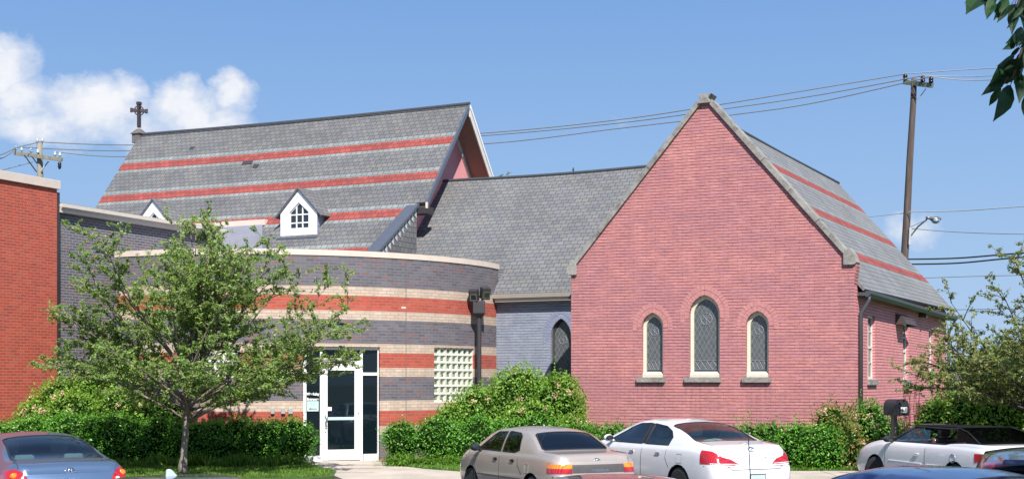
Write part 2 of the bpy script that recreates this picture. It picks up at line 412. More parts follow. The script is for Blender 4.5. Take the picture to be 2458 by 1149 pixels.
def wide():
    t = NT('far_ground'); o = t.obj(); a = t.noise(o, .05, 5).outputs[0]
    t.set(col=t.ramp(a, [(.35, (.05, .085, .03)), (.65, (.10, .11, .06))]), rough=.95); return t.m
sheet('ground', [(-2500, -600), (2500, -600), (2500, 4000), (-2500, 4000)], LOT-.01, wide())
kn = lambda x: 29.36 + (x-7)*.11             # kerb line
far_edge = lambda x: 31.25 + (x-7)*.03
lawn_l = [(-60, 26.0), (-14, 27.4), (-6.5, 28.6), (-4.3, 29.0), (-3.9, 29.7), (-4.05, 31.3), (-4.9, 33.4), (-5.4, 34.9), (-60, 34.9)]
sheet('lawn', lawn_l, 0.0, soil(), thick=.2)
path = [(-3.9, 29.7), (-3.5, 28.4), (-2.2, kn(-2.2)+.16), (-1.2, kn(-1.2)+.16), (-1.2, 31.0), (-2.1, 32.0), (-3.0, 33.6), (-3.3, 35.6), (-5.4, 34.9), (-4.9, 33.4), (-4.05, 31.3)]
sheet('path', path, .004, M['conc'], thick=.2)
lawn_r = [(-1.2, 31.0), (8.0, far_edge(8)), (30, 31.6), (90, 60), (60, 160), (-60, 160), (-60, 34.9), (-5.4, 34.9), (-3.3, 35.6), (-3.0, 33.6), (-2.1, 32.0)]
sheet('garden_ground', lawn_r, 0.0, bpy.data.materials['lawn_soil'], thick=.2)
side = [(-1.2, kn(-1.2)+.16), (8, kn(8)+.16), (30, kn(8)+.16), (30, 31.6), (8.0, far_edge(8)), (-1.2, 31.0)]
sheet('pavement', side, .004, M['conc'], thick=.2)
mb = MB()
kx = [-14, -8, -4.4, -2.2, -1.2, 8, 30]
ky = [26.9, 27.5, 27.9, kn(-2.2), kn(-1.2), kn(8), kn(8)]
for i in range(len(kx)-1):
    a0, a1 = Vector((kx[i], ky[i], LOT)), Vector((kx[i+1], ky[i+1], LOT)); w = Vector((0, .155, 0))
    mb.hull8([a0, a1, a1+w, a0+w] + [p + Vector((0, 0, .142)) for p in (a0, a1, a1+w, a0+w)])
tag(mb.build('kerb', M['kerb'], weld=True), kind='structure')
# expansion joints in the pavement
mb = MB()
for x in np.arange(-.4, 14, 1.5):
    mb.box((x, (kn(x)+far_edge(x))/2+.1, .0055), (.012, far_edge(x)-kn(x)-.2, .004))
for y in (30.6, 32.1, 33.4): mb.box((-3.6, y, .0055), (1.0, .014, .004))
tag(mb.build('pavement', M['darkslate']), kind='structure')

# ------------------------------------------------------------------ pink chapel
UM = 3.71; UW = 7.386; VE = 15.1
def lancet(u0, u1, h0, hs, ha, n=9):
    """pointed opening seen from the front, counter-clockwise in (x=-U, h)."""
    a = (u1-u0)/2; m = (u0+u1)/2; r = ha-hs; c = max((r*r-a*a)/(2*a), .02); rad = math.hypot(c, r)
    amax = math.acos(c/rad)
    right = [(m + c - rad*math.cos(amax*i/n), hs + rad*math.sin(amax*i/n)) for i in range(n)]        # from u0 side up
    left = [(2*m - u, h) for u, h in right][::-1]
    return [(u1, h0), (u0, h0)] + right + [(m, ha)] + left     # U decreases to the right -> ccw when seen from street
chapel = thing('brick_chapel', 'pink painted brick chapel with three pointed windows under a stone coped gable', 'chapel', B(UM, 0))
wins = [(2.085, 2.66, 2.17, 3.44, 3.80), (3.335, 4.13, 2.17, 3.74, 4.235), (4.83, 5.405, 2.17, 3.45, 3.815)]
outline = [(UW, -.1), (0, -.1), (0, 4.87), (.24, 5.12), (3.62, 9.06), (3.81, 9.06), (7.225, 5.12), (UW, 4.86)]
holes = [lancet(*w) for w in wins]
mb = MB(); to3 = lambda u, h: B(u, 0, h)
mb.holes([(-u, h) for u, h in outline], [[(-u, h) for u, h in hl] for hl in holes], lambda x, h: B(-x, 0, h))
for hl in holes:
    for i in range(len(hl)):
        (u0, h0), (u1, h1) = hl[i], hl[(i+1) % len(hl)]
        mb.face([B(u1, 0, h1), B(u0, 0, h0), B(u0, .26, h0), B(u1, .26, h1)])
mb.build('front_wall', M['pinkfront'], chapel, uv=lambda co: (-(co - B(0, 0, 0)).dot(UDIR) + (co - B(0, 0, 0)).dot(VDIR), co.z))
# window joinery
def pointed_window(parent, w, V0, vdir=1, frame=.075, lat=M['lattice'], sill=None, vs=M['voussoir'], ring=(.115, .115), name='pointed_window', fm=None):
    u0, u1, h0, hs, ha = w
    o = lancet(*w, n=12); i_ = lancet(u0+frame, u1-frame, h0+frame*1.6, hs-.01, ha-frame*1.25, n=12)
    mb = MB(); d0, d1 = V0+.13, V0+.2
    n = len(o)
    for k in range(n):
        a, b = o[k], o[(k+1) % n]; c, d = i_[(k+1) % n], i_[k]
        mb.face([B(*p) for p in ((a[0], d0-.02, a[1]), (b[0], d0-.02, b[1]), (c[0], d0, c[1]), (d[0], d0, d[1]))])
        mb.face([B(*p) for p in ((d[0], d0, d[1]), (c[0], d0, c[1]), (c[0], d1, c[1]), (d[0], d1, d[1]))])
        mb.face([B(*p) for p in ((a[0], d0-.02, a[1]), (a[0], d1, a[1]), (b[0], d1, b[1]), (b[0], d0-.02, b[1]))])
    # sloping inner sill
    mb.hull8([B(u1-.01, V0+.01, h0), B(u0+.01, V0+.01, h0), B(u0+.01, d0, h0), B(u1-.01, d0, h0), B(u1-.01, V0+.01, h0+.07), B(u0+.01, V0+.01, h0+.07), B(u0+.01, d0, h0+.14), B(u1-.01, d0, h0+.14)])
    fr = mb.build(name, fm or M['creamwood'], parent)
    g = MB(); g.face([B(u, d1-.02, h) for u, h in i_])
    m_ = ((u0+u1)/2)
    def guv(co): q = co - B(m_, 0, h0); return (-q.dot(UDIR), q.z)
    g.build('leaded_pane', lat, fr, uv=guv)
    bars = MB()      # border strips and the small rosette of the leading
    for hh in (h0+.42, h0+.2): bars.box(B(m_, d1-.03, hh), (u1-u0-2*frame, .012, .012), (UDIR, VDIR, ZDIR))
    for s in (0, 1, 2, 3):
        x0 = u0+frame+(u1-u0-2*frame)*s/4; x1 = u0+frame+(u1-u0-2*frame)*(s+1)/4
        bars.tube([B(x0, d1-.028, h0+.2), B(x1, d1-.028, h0+.42)], .005, 4); bars.tube([B(x1, d1-.028, h0+.2), B(x0, d1-.028, h0+.42)], .005, 4)
    bars.build('lead_came', M['lead'], fr); bars = MB()
    for q in range(12):
        a = 2*PI*q/12; b = 2*PI*(q+1)/12; rr = (u1-u0)*.19
        bars.tube([B(m_+rr*math.cos(a), d1-.028, hs-.1+rr*math.sin(a)), B(m_+rr*math.cos(b), d1-.028, hs-.1+rr*math.sin(b))], .007, 4)
    for q in range(8):
        a = 2*PI*q/8; rr = (u1-u0)*.19
        bars.tube([B(m_, d1-.028, hs-.1), B(m_+rr*math.cos(a), d1-.028, hs-.1+rr*math.sin(a))], .005, 4)
    bars.build('rosette_came', M['lead'], fr)
    if sill:
        MB().ub(sill[0], sill[1], V0-.09, V0+.13, sill[2], sill[3]).build('sill', M['stone'], fr, bevel=.012)
    # two rings of brick on end round the arch
    vb = MB(); m = m_; a = (u1-u0)/2; r = ha-hs; c = max((r*r-a*a)/(2*a), .02); rad = math.hypot(c, r); off = .012
    for rg in range(2):
        r0 = rad + off + rg*(ring[0]+.01); r1 = r0 + ring[0]
        for sgn in (1, -1):
            am = math.acos(min(1, c/r0)); cnt = max(5, int(am*r0/.078)); lo = -.28 if rg == 1 else -.2
            for k in range(int(lo/ (am/cnt)), cnt):
                t0 = am*(k+.035)/cnt; t1 = am*(k+.965)/cnt
                pt = lambda rr, t: (m + sgn*(c - rr*math.cos(t)), hs + rr*math.sin(t))
                q = [pt(r0, t0), pt(r1, t0), pt(r1, t1), pt(r0, t1)]
                if (q[2][0]-m)*sgn > -.004 or (q[1][0]-m)*sgn > .01: continue
                pr = .004 + random.uniform(0, .005)
                ps = [B(u, V0-pr, h) for u, h in q]
                if sgn > 0: ps = ps[::-1]
                vb.prism(ps, VDIR*(pr+.02))
    vb.build('arch_bricks', vs, fr)
    return fr
sills = [(2.02, 2.745, 2.035, 2.165), (3.295, 4.24, 2.04, 2.167), (4.765, 5.53, 2.04, 2.167)]
for w, s in zip(wins, sills): pointed_window(chapel, w, 0, sill=s)
# right side wall with three tall openings
swin = [(1.65, 2.62), (6.72, 7.62), (11.35, 12.25)]; SH0, SH1 = 2.12, 3.74
mb = MB()
mb.holes([(0, -.1), (VE, -.1), (VE, 4.42), (0, 4.42)], [[(a, SH0), (b, SH0), (b, SH1), (a, SH1)] for a, b in swin], lambda v, h: B(0, v, h))
for a, b in swin:
    mb.face([B(0, a, SH0), B(0, a, SH1), B(.16, a, SH1), B(.16, a, SH0)]); mb.face([B(0, b, SH1), B(0, b, SH0), B(.16, b, SH0), B(.16, b, SH1)])
    mb.face([B(0, a, SH1), B(0, b, SH1), B(.16, b, SH1), B(.16, a, SH1)]); mb.face([B(0, b, SH0), B(0, a, SH0), B(.16, a, SH0), B(.16, b, SH0)])
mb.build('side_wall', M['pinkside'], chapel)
mb = MB()
mb.face([B(0, VE, -.1), B(UW, VE, -.1), B(UW, VE, 4.42), B(UM, VE, 8.8), B(0, VE, 4.42)]); mb.face([B(UW, VE, -.1), B(UW, 0, -.1), B(UW, 0, 4.6), B(UW, VE, 4.6)])
mb.build('rear_wall', M['pink'], chapel)
for a, b in swin:
    mb = MB(); f = .06
    mb.ub(.07, .13, a, b, SH0, SH0+f); mb.ub(.07, .13, a, b, SH1-f, SH1); mb.ub(.07, .13, a, a+f, SH0+f, SH1-f); mb.ub(.07, .13, b-f, b, SH0+f, SH1-f)
    hm = (SH0+SH1)/2; mb.ub(.072, .128, a+f, b-f, hm-.03, hm+.03); mb.ub(.08, .12, (a+b)/2-.012, (a+b)/2+.012, SH0+f, SH1-f)
    for hh in (SH0+.42, hm+.4): mb.ub(.082, .118, a+f, b-f, hh-.012, hh+.012)
    sw = mb.build('sash_window', M['barge'], chapel)
    MB().face([B(.105, a, SH0), B(.105, b, SH0), B(.105, b, SH1), B(.105, a, SH1)]).build('pane', M['winglass'], sw)
    MB().ub(-.07, .11, a-.09, b+.1, SH0-.15, SH0-.005).build('sill', M['stone'], sw, bevel=.01)
# roof
def hr(V): return 8.85 + .0143*V
TC = 1.166; HYP = math.hypot(1, TC)
def slab(mb, pts, d=.07):     # roof slab from outer surface points
    n = (pts[1]-pts[0]).cross(pts[2]-pts[0]).normalized()
    if n.z < 0: pts = pts[::-1]; n = -n
    return mb.prism([p - n*d for p in pts], n*d)
mb = MB()
ue = -.2
slab(mb, [B(ue, .34, hr(.34)-TC*(UM-ue)), B(ue, VE+.25, hr(VE)-TC*(UM-ue)), B(UM, VE+.25, hr(VE+.25)), B(UM, .34, hr(.34))])
def ruv(co):
    q = co - B(0, 0, 0); U = q.dot(UDIR); V = q.dot(VDIR); return (V, abs(UM-U)*HYP)
mb.build('roof', M['slate_chapel'], chapel, uv=ruv)
mb = MB(); ul = 2*UM+.2
slab(mb, [B(ul, .34, hr(.34)-TC*(ul-UM)), B(UM+.001, .34, hr(.34)), B(UM+.001, VE+.25, hr(VE+.25)), B(ul, VE+.25, hr(VE)-TC*(ul-UM))])
mb.build('roof', M['slate_wing'], chapel, uv=ruv)
MB().tube([B(UM, .4, hr(.4)+.0), B(UM, VE/2, hr(VE/2)-.03), B(UM, VE+.25, hr(VE+.25))], .06, 8).build('ridge_cap', M['ridge'], chapel)
# parapet coping: rake stones, kneelers, apex cap
def rake(side):
    (ua, ha), (ub_, hb) = ((7.225, 5.12), (3.81, 9.06)) if side == 0 else ((.24, 5.12), (3.62, 9.06))
    n = 5; mb = MB(); dx, dh = ub_-ua, hb-ha; L = math.hypot(dx, dh); nx, nh = (dh/L, -dx/L) if side == 0 else (-dh/L, dx/L)
    for k in range(n):
        t0, t1 = (k+.004)/n, (k+.996)/n; th = .125 + (0.010 if k % 2 else 0); fr = -.07 - (.008 if k % 2 else 0)
        a = (ua+dx*t0, ha+dh*t0); b = (ua+dx*t1, ha+dh*t1)
        q = [a, b, (b[0]+nx*th, b[1]+nh*th), (a[0]+nx*th, a[1]+nh*th)]
        ps = [B(u, fr, h) for u, h in q]
        nn = (ps[1]-ps[0]).cross(ps[2]-ps[0])
        if nn.dot(VDIR) > 0: ps = ps[::-1]
        mb.prism(ps[::-1], VDIR*.46)
    return mb
for s in (0, 1):
    rk = rake(s).build('rake_coping', M['stone'], chapel, bevel=.008)
def kneeler(pts):
    return MB().prism([B(u, -.075, h) for u, h in pts], VDIR*.46)
kneeler([(7.46, 4.86), (7.215, 4.86), (7.215, 5.14), (7.36, 5.27), (7.50, 5.02)]).build('kneeler_stone', M['stone'], chapel, bevel=.01)
kneeler([(-.08, 4.92), (-.02, 4.86), (.245, 4.86), (.245, 5.16), (.1, 5.27), (.0, 5.12)][::-1]).build('kneeler_stone', M['stone'], chapel, bevel=.01)
cap = MB().prism([B(u, -.11, h) for u, h in ((3.88, 9.05), (3.55, 9.05), (3.60, 9.17), (3.52, 9.28), (3.88, 9.28), (3.83, 9.17))], VDIR*.5)
cap.build('apex_stone', M['stone'], chapel, bevel=.012)
# corbelled corner and gutter
mb = MB()
for k in range(6): mb.ub(-.015-.011*k, .0, .0, .36, 4.41+.0776*k, 4.41+.0776*(k+1)-.008)
mb.build('corbel', M['pink'], chapel)
mb = MB(); ge = -.2
hE = hr(0)-TC*(UM+.2)-.02
mb.prism([B(-.20, .37, hE-.02), B(-.20, .37, hE-.16), B(-.26, .37, hE-.17), B(-.33, .37, hE-.09), B(-.34, .37, hE-.02)], VDIR*(VE-.05))
mb.ub(-.2, -.002, .37, VE+.1, hE-.13, hE-.05)
mb.build('gutter', M['gutter'], chapel, weld=True)
for v, top in ((.47, hE-.12), (VE+.1, hE-.1)):
    mb = MB(); mb.tube([B(-.26, v, top), B(-.26, v, top-.12), B(-.07, v, top-.42), B(-.07, v, .1)], .05, 8)
    mb.build('downspout', M['gutter'], chapel, smooth=True)
# metal hood over the middle side window and a small wall lamp
mb = MB(); v0, v1 = 5.5, 7.25
prof = [(-.005, 3.92), (-.12, 3.88), (-.22, 3.80), (-.29, 3.64)]
for i in range(3):
    (a, h), (b, g) = prof[i], prof[i+1]
    mb.hull8([B(a, v0, h), B(b, v0, g), B(b, v1, g), B(a, v1, h), B(a, v0, h+.02), B(b-.012, v0, g+.012), B(b-.012, v1, g+.012), B(a, v1, h+.02)])
for v in (v0, v1-.02): mb.prism([B(-.004, v, 3.64)] + [B(a, v, h-.002) for a, h in prof], VDIR*.02)
mb.build('window_hood', M['brown'], chapel)
MB().ub(-.16, -.002, 9.38, 9.56, 4.0, 4.16).ub(-.24, -.16, 9.35, 9.59, 3.97, 4.12).build('wall_lamp', M['brown'], chapel, bevel=.01)

# ------------------------------------------------------------------ linking wing
VW, VR, HR_W = 2.2, 5.8, 8.55; TW = (HR_W-4.62)/(VR-VW+.2)
wing = thing('church_wing', 'low linking wing with plain grey shingle roof and blue painted brick wall', 'building', B(9, VW))
u0w, u1w = Uof(1369, VW)-.02, Uof(1322, VW); uc = (u0w+u1w)/2
apex = Hof(764, uc, VW); wl = (u0w, u1w, 1.75, apex-.5, apex)
mb = MB()
mb.holes([(-14.0, -.1), (-7.0, -.1), (-7.0, 4.6), (-14.0, 4.6)], [[(-u, h) for u, h in lancet(*wl)]], lambda x, h: B(-x, VW, h))
hl = lancet(*wl)
for i in range(len(hl)):
    (a0, h0), (a1, h1) = hl[i], hl[(i+1) % len(hl)]
    mb.face([B(a1, VW, h1), B(a0, VW, h0), B(a0, VW+.3, h0), B(a1, VW+.3, h1)])
mb.build('front_wall', M['bluebrick'], wing)
def darkglass():
    t = NT('shaded_leaded_glass'); t.set(col=t.ramp(t.noise(t.obj(), 5, 3).outputs[0], [(.3, (.02, .022, .025)), (.7, (.06, .065, .07))]), rough=.1); return t.m
pointed_window(wing, wl, VW, lat=M['lattice'], fm=M['iron'], frame=.04, vs=M['voussoirb'], sill=(wl[0]-.06, wl[1]+.06, 1.62, 1.745))
mb = MB(); he = HR_W - TW*(VR-VW+.24)
NSEG = 12
sag = lambda u: -.05*math.sin(PI*min(1, max(0, (u-7)/7.0)))
us = [14.42 - (14.42-4.1)*i/NSEG for i in range(NSEG+1)]
for i in range(NSEG):
    ua, ub_ = us[i], us[i+1]
    le = max(ub_, 7.33)
    p = [B(ua, VR, HR_W+sag(ua)), B(ub_, VR, HR_W+sag(ub_)), B(max(ub_, 7.33), VW-.24, he), B(max(ua, 7.33), VW-.24, he)]
    if (p[2]-p[3]).length < 1e-4: p = p[:3]
    slab(mb, p, .06)
def wuv(co):
    q = co - B(0, 0, 0); return (q.dot(UDIR), (VR - q.dot(VDIR))*math.hypot(1, TW))
mb.build('roof', M['slate_wing'], wing, uv=wuv)
mb = MB(); slab(mb, [B(14.42, VR+.001, HR_W), B(4.1, VR+.001, HR_W), B(4.1, VR+3.9, he), B(14.42, VR+3.9, he)], .06)
mb.build('roof', M['slate_wing'], wing, uv=wuv)
MB().tube([B(u, VR, HR_W+sag(u)+.01) for u in us], .055, 8).build('ridge_cap', M['ridge'], wing)
mb = MB(); ule = Uof(1182, VW-.3)
mb.prism([B(7.37, VW-.24, he-.02), B(7.37, VW-.24, he-.12), B(7.37, VW-.31, he-.14), B(7.37, VW-.36, he-.02)], UDIR*(ule-7.37))
mb.ub(7.37, ule-.06, VW-.24, VW-.006, he-.24, he-.12)
mb.build('gutter', M['trimtan'], wing)

# ------------------------------------------------------------------ nave
NR, HN, TN = 6.2, 11.05, 1.25; NHY = math.hypot(1, TN)
nu0, nu1 = 13.65, 27.4
hN = lambda V: HN - TN*(NR-V)
nave = thing('church_nave', 'tall church nave with steep red striped slate roof and white dormers', 'church', B(20.5, 6.2))
mb = MB(); vk = 3.40; vb = .9
rg = lambda u: HN + (u-nu0)*.006 - .05*math.sin(PI*(u-nu0)/(nu1-nu0))
NS = 10; us = [nu0 + (nu1-nu0)*i/NS for i in range(NS+1)]
for i in range(NS):
    slab(mb, [B(us[i], NR, rg(us[i])), B(us[i], vk, hN(vk)), B(us[i+1], vk, hN(vk)), B(us[i+1], NR, rg(us[i+1]))], .09)
slab(mb, [B(14.02, vk, hN(vk)), B(14.02, vb, hN(vb)), B(nu1, vb, hN(vb)), B(nu1, vk, hN(vk))], .09)
def nuv(co):
    q = co - B(0, 0, 0); return (q.dot(UDIR), (NR - q.dot(VDIR))*NHY)
nroof = mb.build('roof', M['slate_nave'], nave, uv=nuv)
mb = MB(); slab(mb, [B(nu0, NR+.001, HN), B(nu1, NR+.001, HN+.08), B(nu1, 2*NR-vb, hN(vb)), B(nu0, 2*NR-vb, hN(vb))], .09)
mb.build('roof', M['slate_nave'], nave, uv=lambda co: (co.x, abs((co - B(0, 0, 0)).dot(VDIR)-NR)*NHY))
MB().tube([B(u, NR, rg(u)+.02) for u in us], .07, 8).build('ridge_cap', M['ridge'], nave)
mb = MB(); gu = 14.4
mb.face([B(gu, vk-.1, 4), B(gu, 2*NR-vb-.2, 4), B(gu, 2*NR-vb-.2, hN(vb+.2)-.12), B(gu, NR, HN-.12), B(gu, vk-.1, hN(vk-.1)-.12)])
mb.build('gable_wall', M['pinkplain'], nave)
MB().ub(14.45, nu1-.3, vb+.25, 2*NR-vb-.25, -.1, hN(vb+.25)-.15).face([B(nu1-.3, vb+.2, 4), B(nu1-.3, 2*NR-vb-.2, 4), B(nu1-.3, NR, HN-.1)]).build('wall', M['bluebrick'], nave)
# verge boards: dark edge on the near rake, white bargeboard and brown soffit on the far rake
def rake_strip(mb, ua, ub_, o0, o1, sgn, v_end):
    ve = abs(v_end - NR)
    pts = []
    for vv in (0, ve):
        for o in (o0, o1): pts.append((NR + sgn*vv, HN - TN*vv + o))
    (a, ha), (b, hb), (c, hc), (d, hd) = pts
    return mb.hull8([B(ua, a, hb), B(ub_, a, hb), B(ub_, c, hd), B(ua, c, hd), B(ua, a, ha), B(ub_, a, ha), B(ub_, c, hc), B(ua, c, hc)])
rake_strip(MB(), nu0-.012, nu0+.05, .03, -.17, -1, vk).build('verge_trim', M['flash'], nave)
rake_strip(MB(), nu0-.02, nu0+.02, .0, -.40, 1, 2*NR-vb).build('bargeboard', M['barge'], nave)
rake_strip(MB(), nu0-.05, nu0-.021, -.02, -.13, 1, 2*NR-vb).build('bargeboard', M['white'], nave)
rake_strip(MB(), nu0+.03, gu-.005, -.21, -.25, 1, 2*NR-vb).build('soffit', M['soffit'], nave)
rake_strip(MB(), nu0+.06, gu-.005, -.21, -.25, -1, vk+.05).build('soffit', M['soffit'], nave)
rake_strip(MB(), gu-.05, gu-.004, -.26, -.46, 1, 2*NR-vb).build('frieze_board', M['barge'], nave)
# boxed eave stub where the upper roof overhangs the aisle end
mb = MB(); mb.ub(nu0-.01, 14.35, vk-.04, vk+.4, hN(vk)-.34, hN(vk)-.13); mb.build('eave_box', M['iron'], nave)
MB().ub(nu0-.03, nu0+.03, vk-.07, vk+.02, hN(vk)-.2, hN(vk)+.0).build('eave_return', M['trimtan'], nave, bevel=.02)
# sloping metal-capped parapet at the end of the aisle, with stepped flashing
va, vb2 = Vof(1000, 14.0), Vof(905, 14.0); ha, hb = Hof(489, 14.0, va), Hof(600, 14.0, vb2)
sl_ = (hb-ha)/(vb2-va); vc = vb2-1.2; hc = hb + sl_*(vc-vb2)
mb = MB()
mb.hull8([B(14.0, vc, 3), B(14.0, va, 3), B(14.26, va, 3), B(14.26, vc, 3), B(14.0, vc, hc-.07), B(14.0, va, ha-.07), B(14.26, va, ha-.07), B(14.26, vc, hc-.07)])
mb.build('aisle_parapet', M['slate_wing'], nave)
mb = MB(); mb.hull8([B(13.93, vc, hc-.07), B(13.93, va+.06, ha-.07), B(14.36, va+.06, ha-.07), B(14.36, vc, hc-.07), B(13.93, vc, hc+.02), B(13.93, va+.06, ha+.02), B(14.36, va+.06, ha+.02), B(14.36, vc, hc+.02)])
mb.build('parapet_cap', M['flash'], nave)
mb = MB()      # stepped flashing against the wing roof
for k in range(12):
    t = (k+.2)/12; v = va + (vb2-va)*t; h = ha + (hb-ha)*t - .13
    mb.prism([B(13.985, v, h), B(13.985, v-.13, h-.20), B(13.985, v+.03, h-.30)], UDIR*.008)
mb.build('stepped_flashing', plain('dull_flashing', (.42, .43, .45), .6), nave)
# dormers
def dormer(uc):
    vf = 2.70; w = .695; hb_, he_, hp = hN(vf)-.03, 7.40, 8.10
    inner = lancet(0, 1, 0, 1, 2)
    o = [(uc+w, hb_), (uc-w, hb_), (uc-w, he_), (uc, hp), (uc+w, he_)]
    win = [(uc+.37, hb_+.22), (uc-.37, hb_+.22), (uc-.37, hb_+.75), (uc, hb_+1.07), (uc+.37, hb_+.75)]
    mb = MB(); mb.holes([(-u, h) for u, h in o], [[(-u, h) for u, h in win]], lambda x, h: B(-x, vf, h))
    for i in range(5):
        (a0, h0), (a1, h1) = win[i], win[(i+1) % 5]
        mb.face([B(a1, vf, h1), B(a0, vf, h0), B(a0, vf+.09, h0), B(a1, vf+.09, h1)])
    d = mb.build('dormer', M['white'], nave)
    ch = MB()
    vp = lambda h: NR - (HN-h)/TN
    for s in (-1, 1):
        ch = MB()
        ch.face([B(uc+s*w, vf, hb_), B(uc+s*w, vf, he_), B(uc+s*w, vp(he_)+.05, he_)])
        for k in range(1, 5):
            hh = hb_ + (he_-hb_)*k/5
            ch.ub(uc+s*w-.012, uc+s*w+.012, vf+.01, vp(hh)+.02, hh-.012, hh)
        ch.build('dormer_cheek', plain('blue_siding', (.23, .25, .33), .7) if 'blue_siding' not in bpy.data.materials else bpy.data.materials['blue_siding'], d)
    fr = MB(); t = .035
    inw = [(uc+.33, hb_+.26), (uc-.33, hb_+.26), (uc-.33, hb_+.74), (uc, hb_+1.02), (uc+.33, hb_+.74)]
    for i in range(5):
        a, b = win[i], win[(i+1) % 5]; c, e = inw[(i+1) % 5], inw[i]
        fr.face([B(a[0], vf+.05, a[1]), B(b[0], vf+.05, b[1]), B(c[0], vf+.055, c[1]), B(e[0], vf+.055, e[1])])
    for du in (-.115, .115): fr.ub(uc+du-.018, uc+du+.018, vf+.045, vf+.08, hb_+.24, hb_+.93)
    for dh in (.42, .68): fr.ub(uc-.34, uc+.34, vf+.048, vf+.078, hb_+dh-.018, hb_+dh+.018)
    fr.build('dormer_window', M['white'], d)
    MB().face([B(u, vf+.07, h) for u, h in inw]).build('dormer_pane', M['winglass'], d)
    rf = MB(); ov = .06; eo = .19; rise = (hp-he_)/w
    for s in (-1, 1):
        ue_, hE_ = uc+s*(w+eo), he_-eo*rise+.06
        p = [B(uc, vf-ov, hp+.07), B(ue_, vf-ov, hE_), B(ue_, vp(hE_)+.05, hE_), B(uc, vp(hp+.07)+.05, hp+.07)]
        slab(rf, p, .05)
    rf.build('dormer_roof', M['slate_wing'], d)
    mb = MB()
    for s in (-1, 1):
        ue_, hE_ = uc+s*(w+eo), he_-eo*rise+.06
        mb.hull8([B(uc, vf-ov-.012, hp+.025), B(ue_, vf-ov-.012, hE_-.045), B(ue_, vf-ov+.02, hE_-.045), B(uc, vf-ov+.02, hp+.025), B(uc, vf-ov-.012, hp+.06), B(ue_, vf-ov-.012, hE_-.01), B(ue_, vf-ov+.02, hE_-.01), B(uc, vf-ov+.02, hp+.06)])
    mb.build('dormer_fascia', M['flash'], d)
    MB().ub(uc-w-.07, uc+w+.07, vf-.12, vf+.02, hb_-.10, hb_-.04).build('dormer_apron', M['flash'], d)
for uc_ in (17.9, 23.75): dormer(uc_)
# missing slates
for (px, py, wd) in ((459, 357, .17), (594, 391, .42), (614, 398, .2)):
    pass
nrm = Vector((-VDIR.x*TN, -VDIR.y*TN, 1)).normalized()
for uu, vv, wd in ((24.5, 5.64, .19), (21.6, 4.99, .42), (21.15, 4.86, .21)):
    mb = MB(); mb.box(B(uu, vv, hN(vv)) + nrm*.012, (wd, .16, .02), (UDIR, (VDIR + ZDIR*TN).normalized(), nrm))
    mb.build('slipped_slate', M['darkslate'], nave)
# gable cross
mb = MB(); cb = B(27.42, NR, HN+.05)
mb.hull8([cb + UDIR*a + VDIR*b + ZDIR*h for a, b, h in ((.18, -.18, -.25), (-.18, -.18, -.25), (-.18, .18, -.25), (.18, .18, -.25), (.18, -.18, .08), (-.18, -.18, .08), (-.18, .18, .08), (.18, .18, .08))])
mb.hull8([cb + UDIR*a + VDIR*b + ZDIR*h for a, b, h in ((.23, -.23, .08), (-.23, -.23, .08), (-.23, .23, .08), (.23, .23, .08), (.07, -.07, .27), (-.07, -.07, .27), (-.07, .07, .27), (.07, .07, .27))])
cbase = mb.build('cross_base', plain('dark_pedestal_stone', (.13, .115, .115), .9, var=.3), nave)
mb = MB(); ax = (VDIR, UDIR, ZDIR); c0 = cb + ZDIR*.95
mb.box(cb + ZDIR*.70, (.11, .10, .75), ax); mb.box(c0 + ZDIR*.11, (.13, .10, .32), ax); mb.box(cb + ZDIR*1.22, (.16, .13, .10), ax)
ax2 = ((VDIR*.75-UDIR*.66).normalized(), (UDIR*.75+VDIR*.66).normalized(), ZDIR)
mb.box(c0, (.56, .10, .11), ax2)
for s in (-1, 1): mb.box(c0 + ax2[0]*.27*s, (.08, .13, .15), ax2)
for q in range(16):
    a, b = 2*PI*q/16, 2*PI*(q+1)/16
    mb.tube([c0 + (ax2[0]*math.cos(a) + ZDIR*math.sin(a))*.17, c0 + (ax2[0]*math.cos(b) + ZDIR*math.sin(b))*.17], .022, 5)
mb.build('cross', M['crossmat'], nave)
# smooth lavender panel with a cream coping strip lying on the nave slope
M['membrane'] = plain('lavender_membrane', (.19, .195, .235), .7, var=.12, scale=2)
RN = Vector((-VDIR.x*TN, -VDIR.y*TN, 1)).normalized()
mb = MB(); slab(mb, [B(u, v, hN(v)) + RN*.06 for u, v in ((19.5, 3.02), (18.75, 2.0), (22.6, 2.0), (23.2, 3.02))], .055)
mb.build('roof_panel', M['membrane'], nave)
mb = MB(); mb.ub(19.42, 23.3, 2.98, 3.3, hN(3.02)+.02, hN(3.02)+.21); mb.build('panel_coping', M['paleconc'], nave, bevel=.01)

# ------------------------------------------------------------------ curved entrance pavilion
DC = Vector((-7.0, 41.6)); DR = 7.0
def D(a, h, r=DR): return Vector((DC.x + r*math.sin(R(a)), DC.y - r*math.cos(R(a)), h))
A0, A1 = -28.65, 70.5
pav = thing('curved_pavilion', 'curved entrance building in striped grey, red and tan brick', 'building', D(22, 0))
OPEN = [(13.55, 30.3, -1, 2.965), (44.4, 58.0, 1.497, 2.982), (-12.9, .55, 2.17, 2.95)]
ang = sorted(set([A0, A1] + [a for o in OPEN for a in o[:2]] + [A0 + (A1-A0)*i/72 for i in range(73)]))
hts = [-.1, 1.497, 2.17, 2.95, 2.965, 2.982, 5.31]
mb = MB(); mb.uvs = True
for a, b in zip(ang[:-1], ang[1:]):
    if b-a < 1e-6: continue
    for h0, h1 in zip(hts[:-1], hts[1:]):
        am, hm = (a+b)/2, (h0+h1)/2
        if any(o[0] < am < o[1] and o[2] < hm < o[3] for o in OPEN): continue
        mb.face([D(a, h0), D(b, h0), D(b, h1), D(a, h1)])
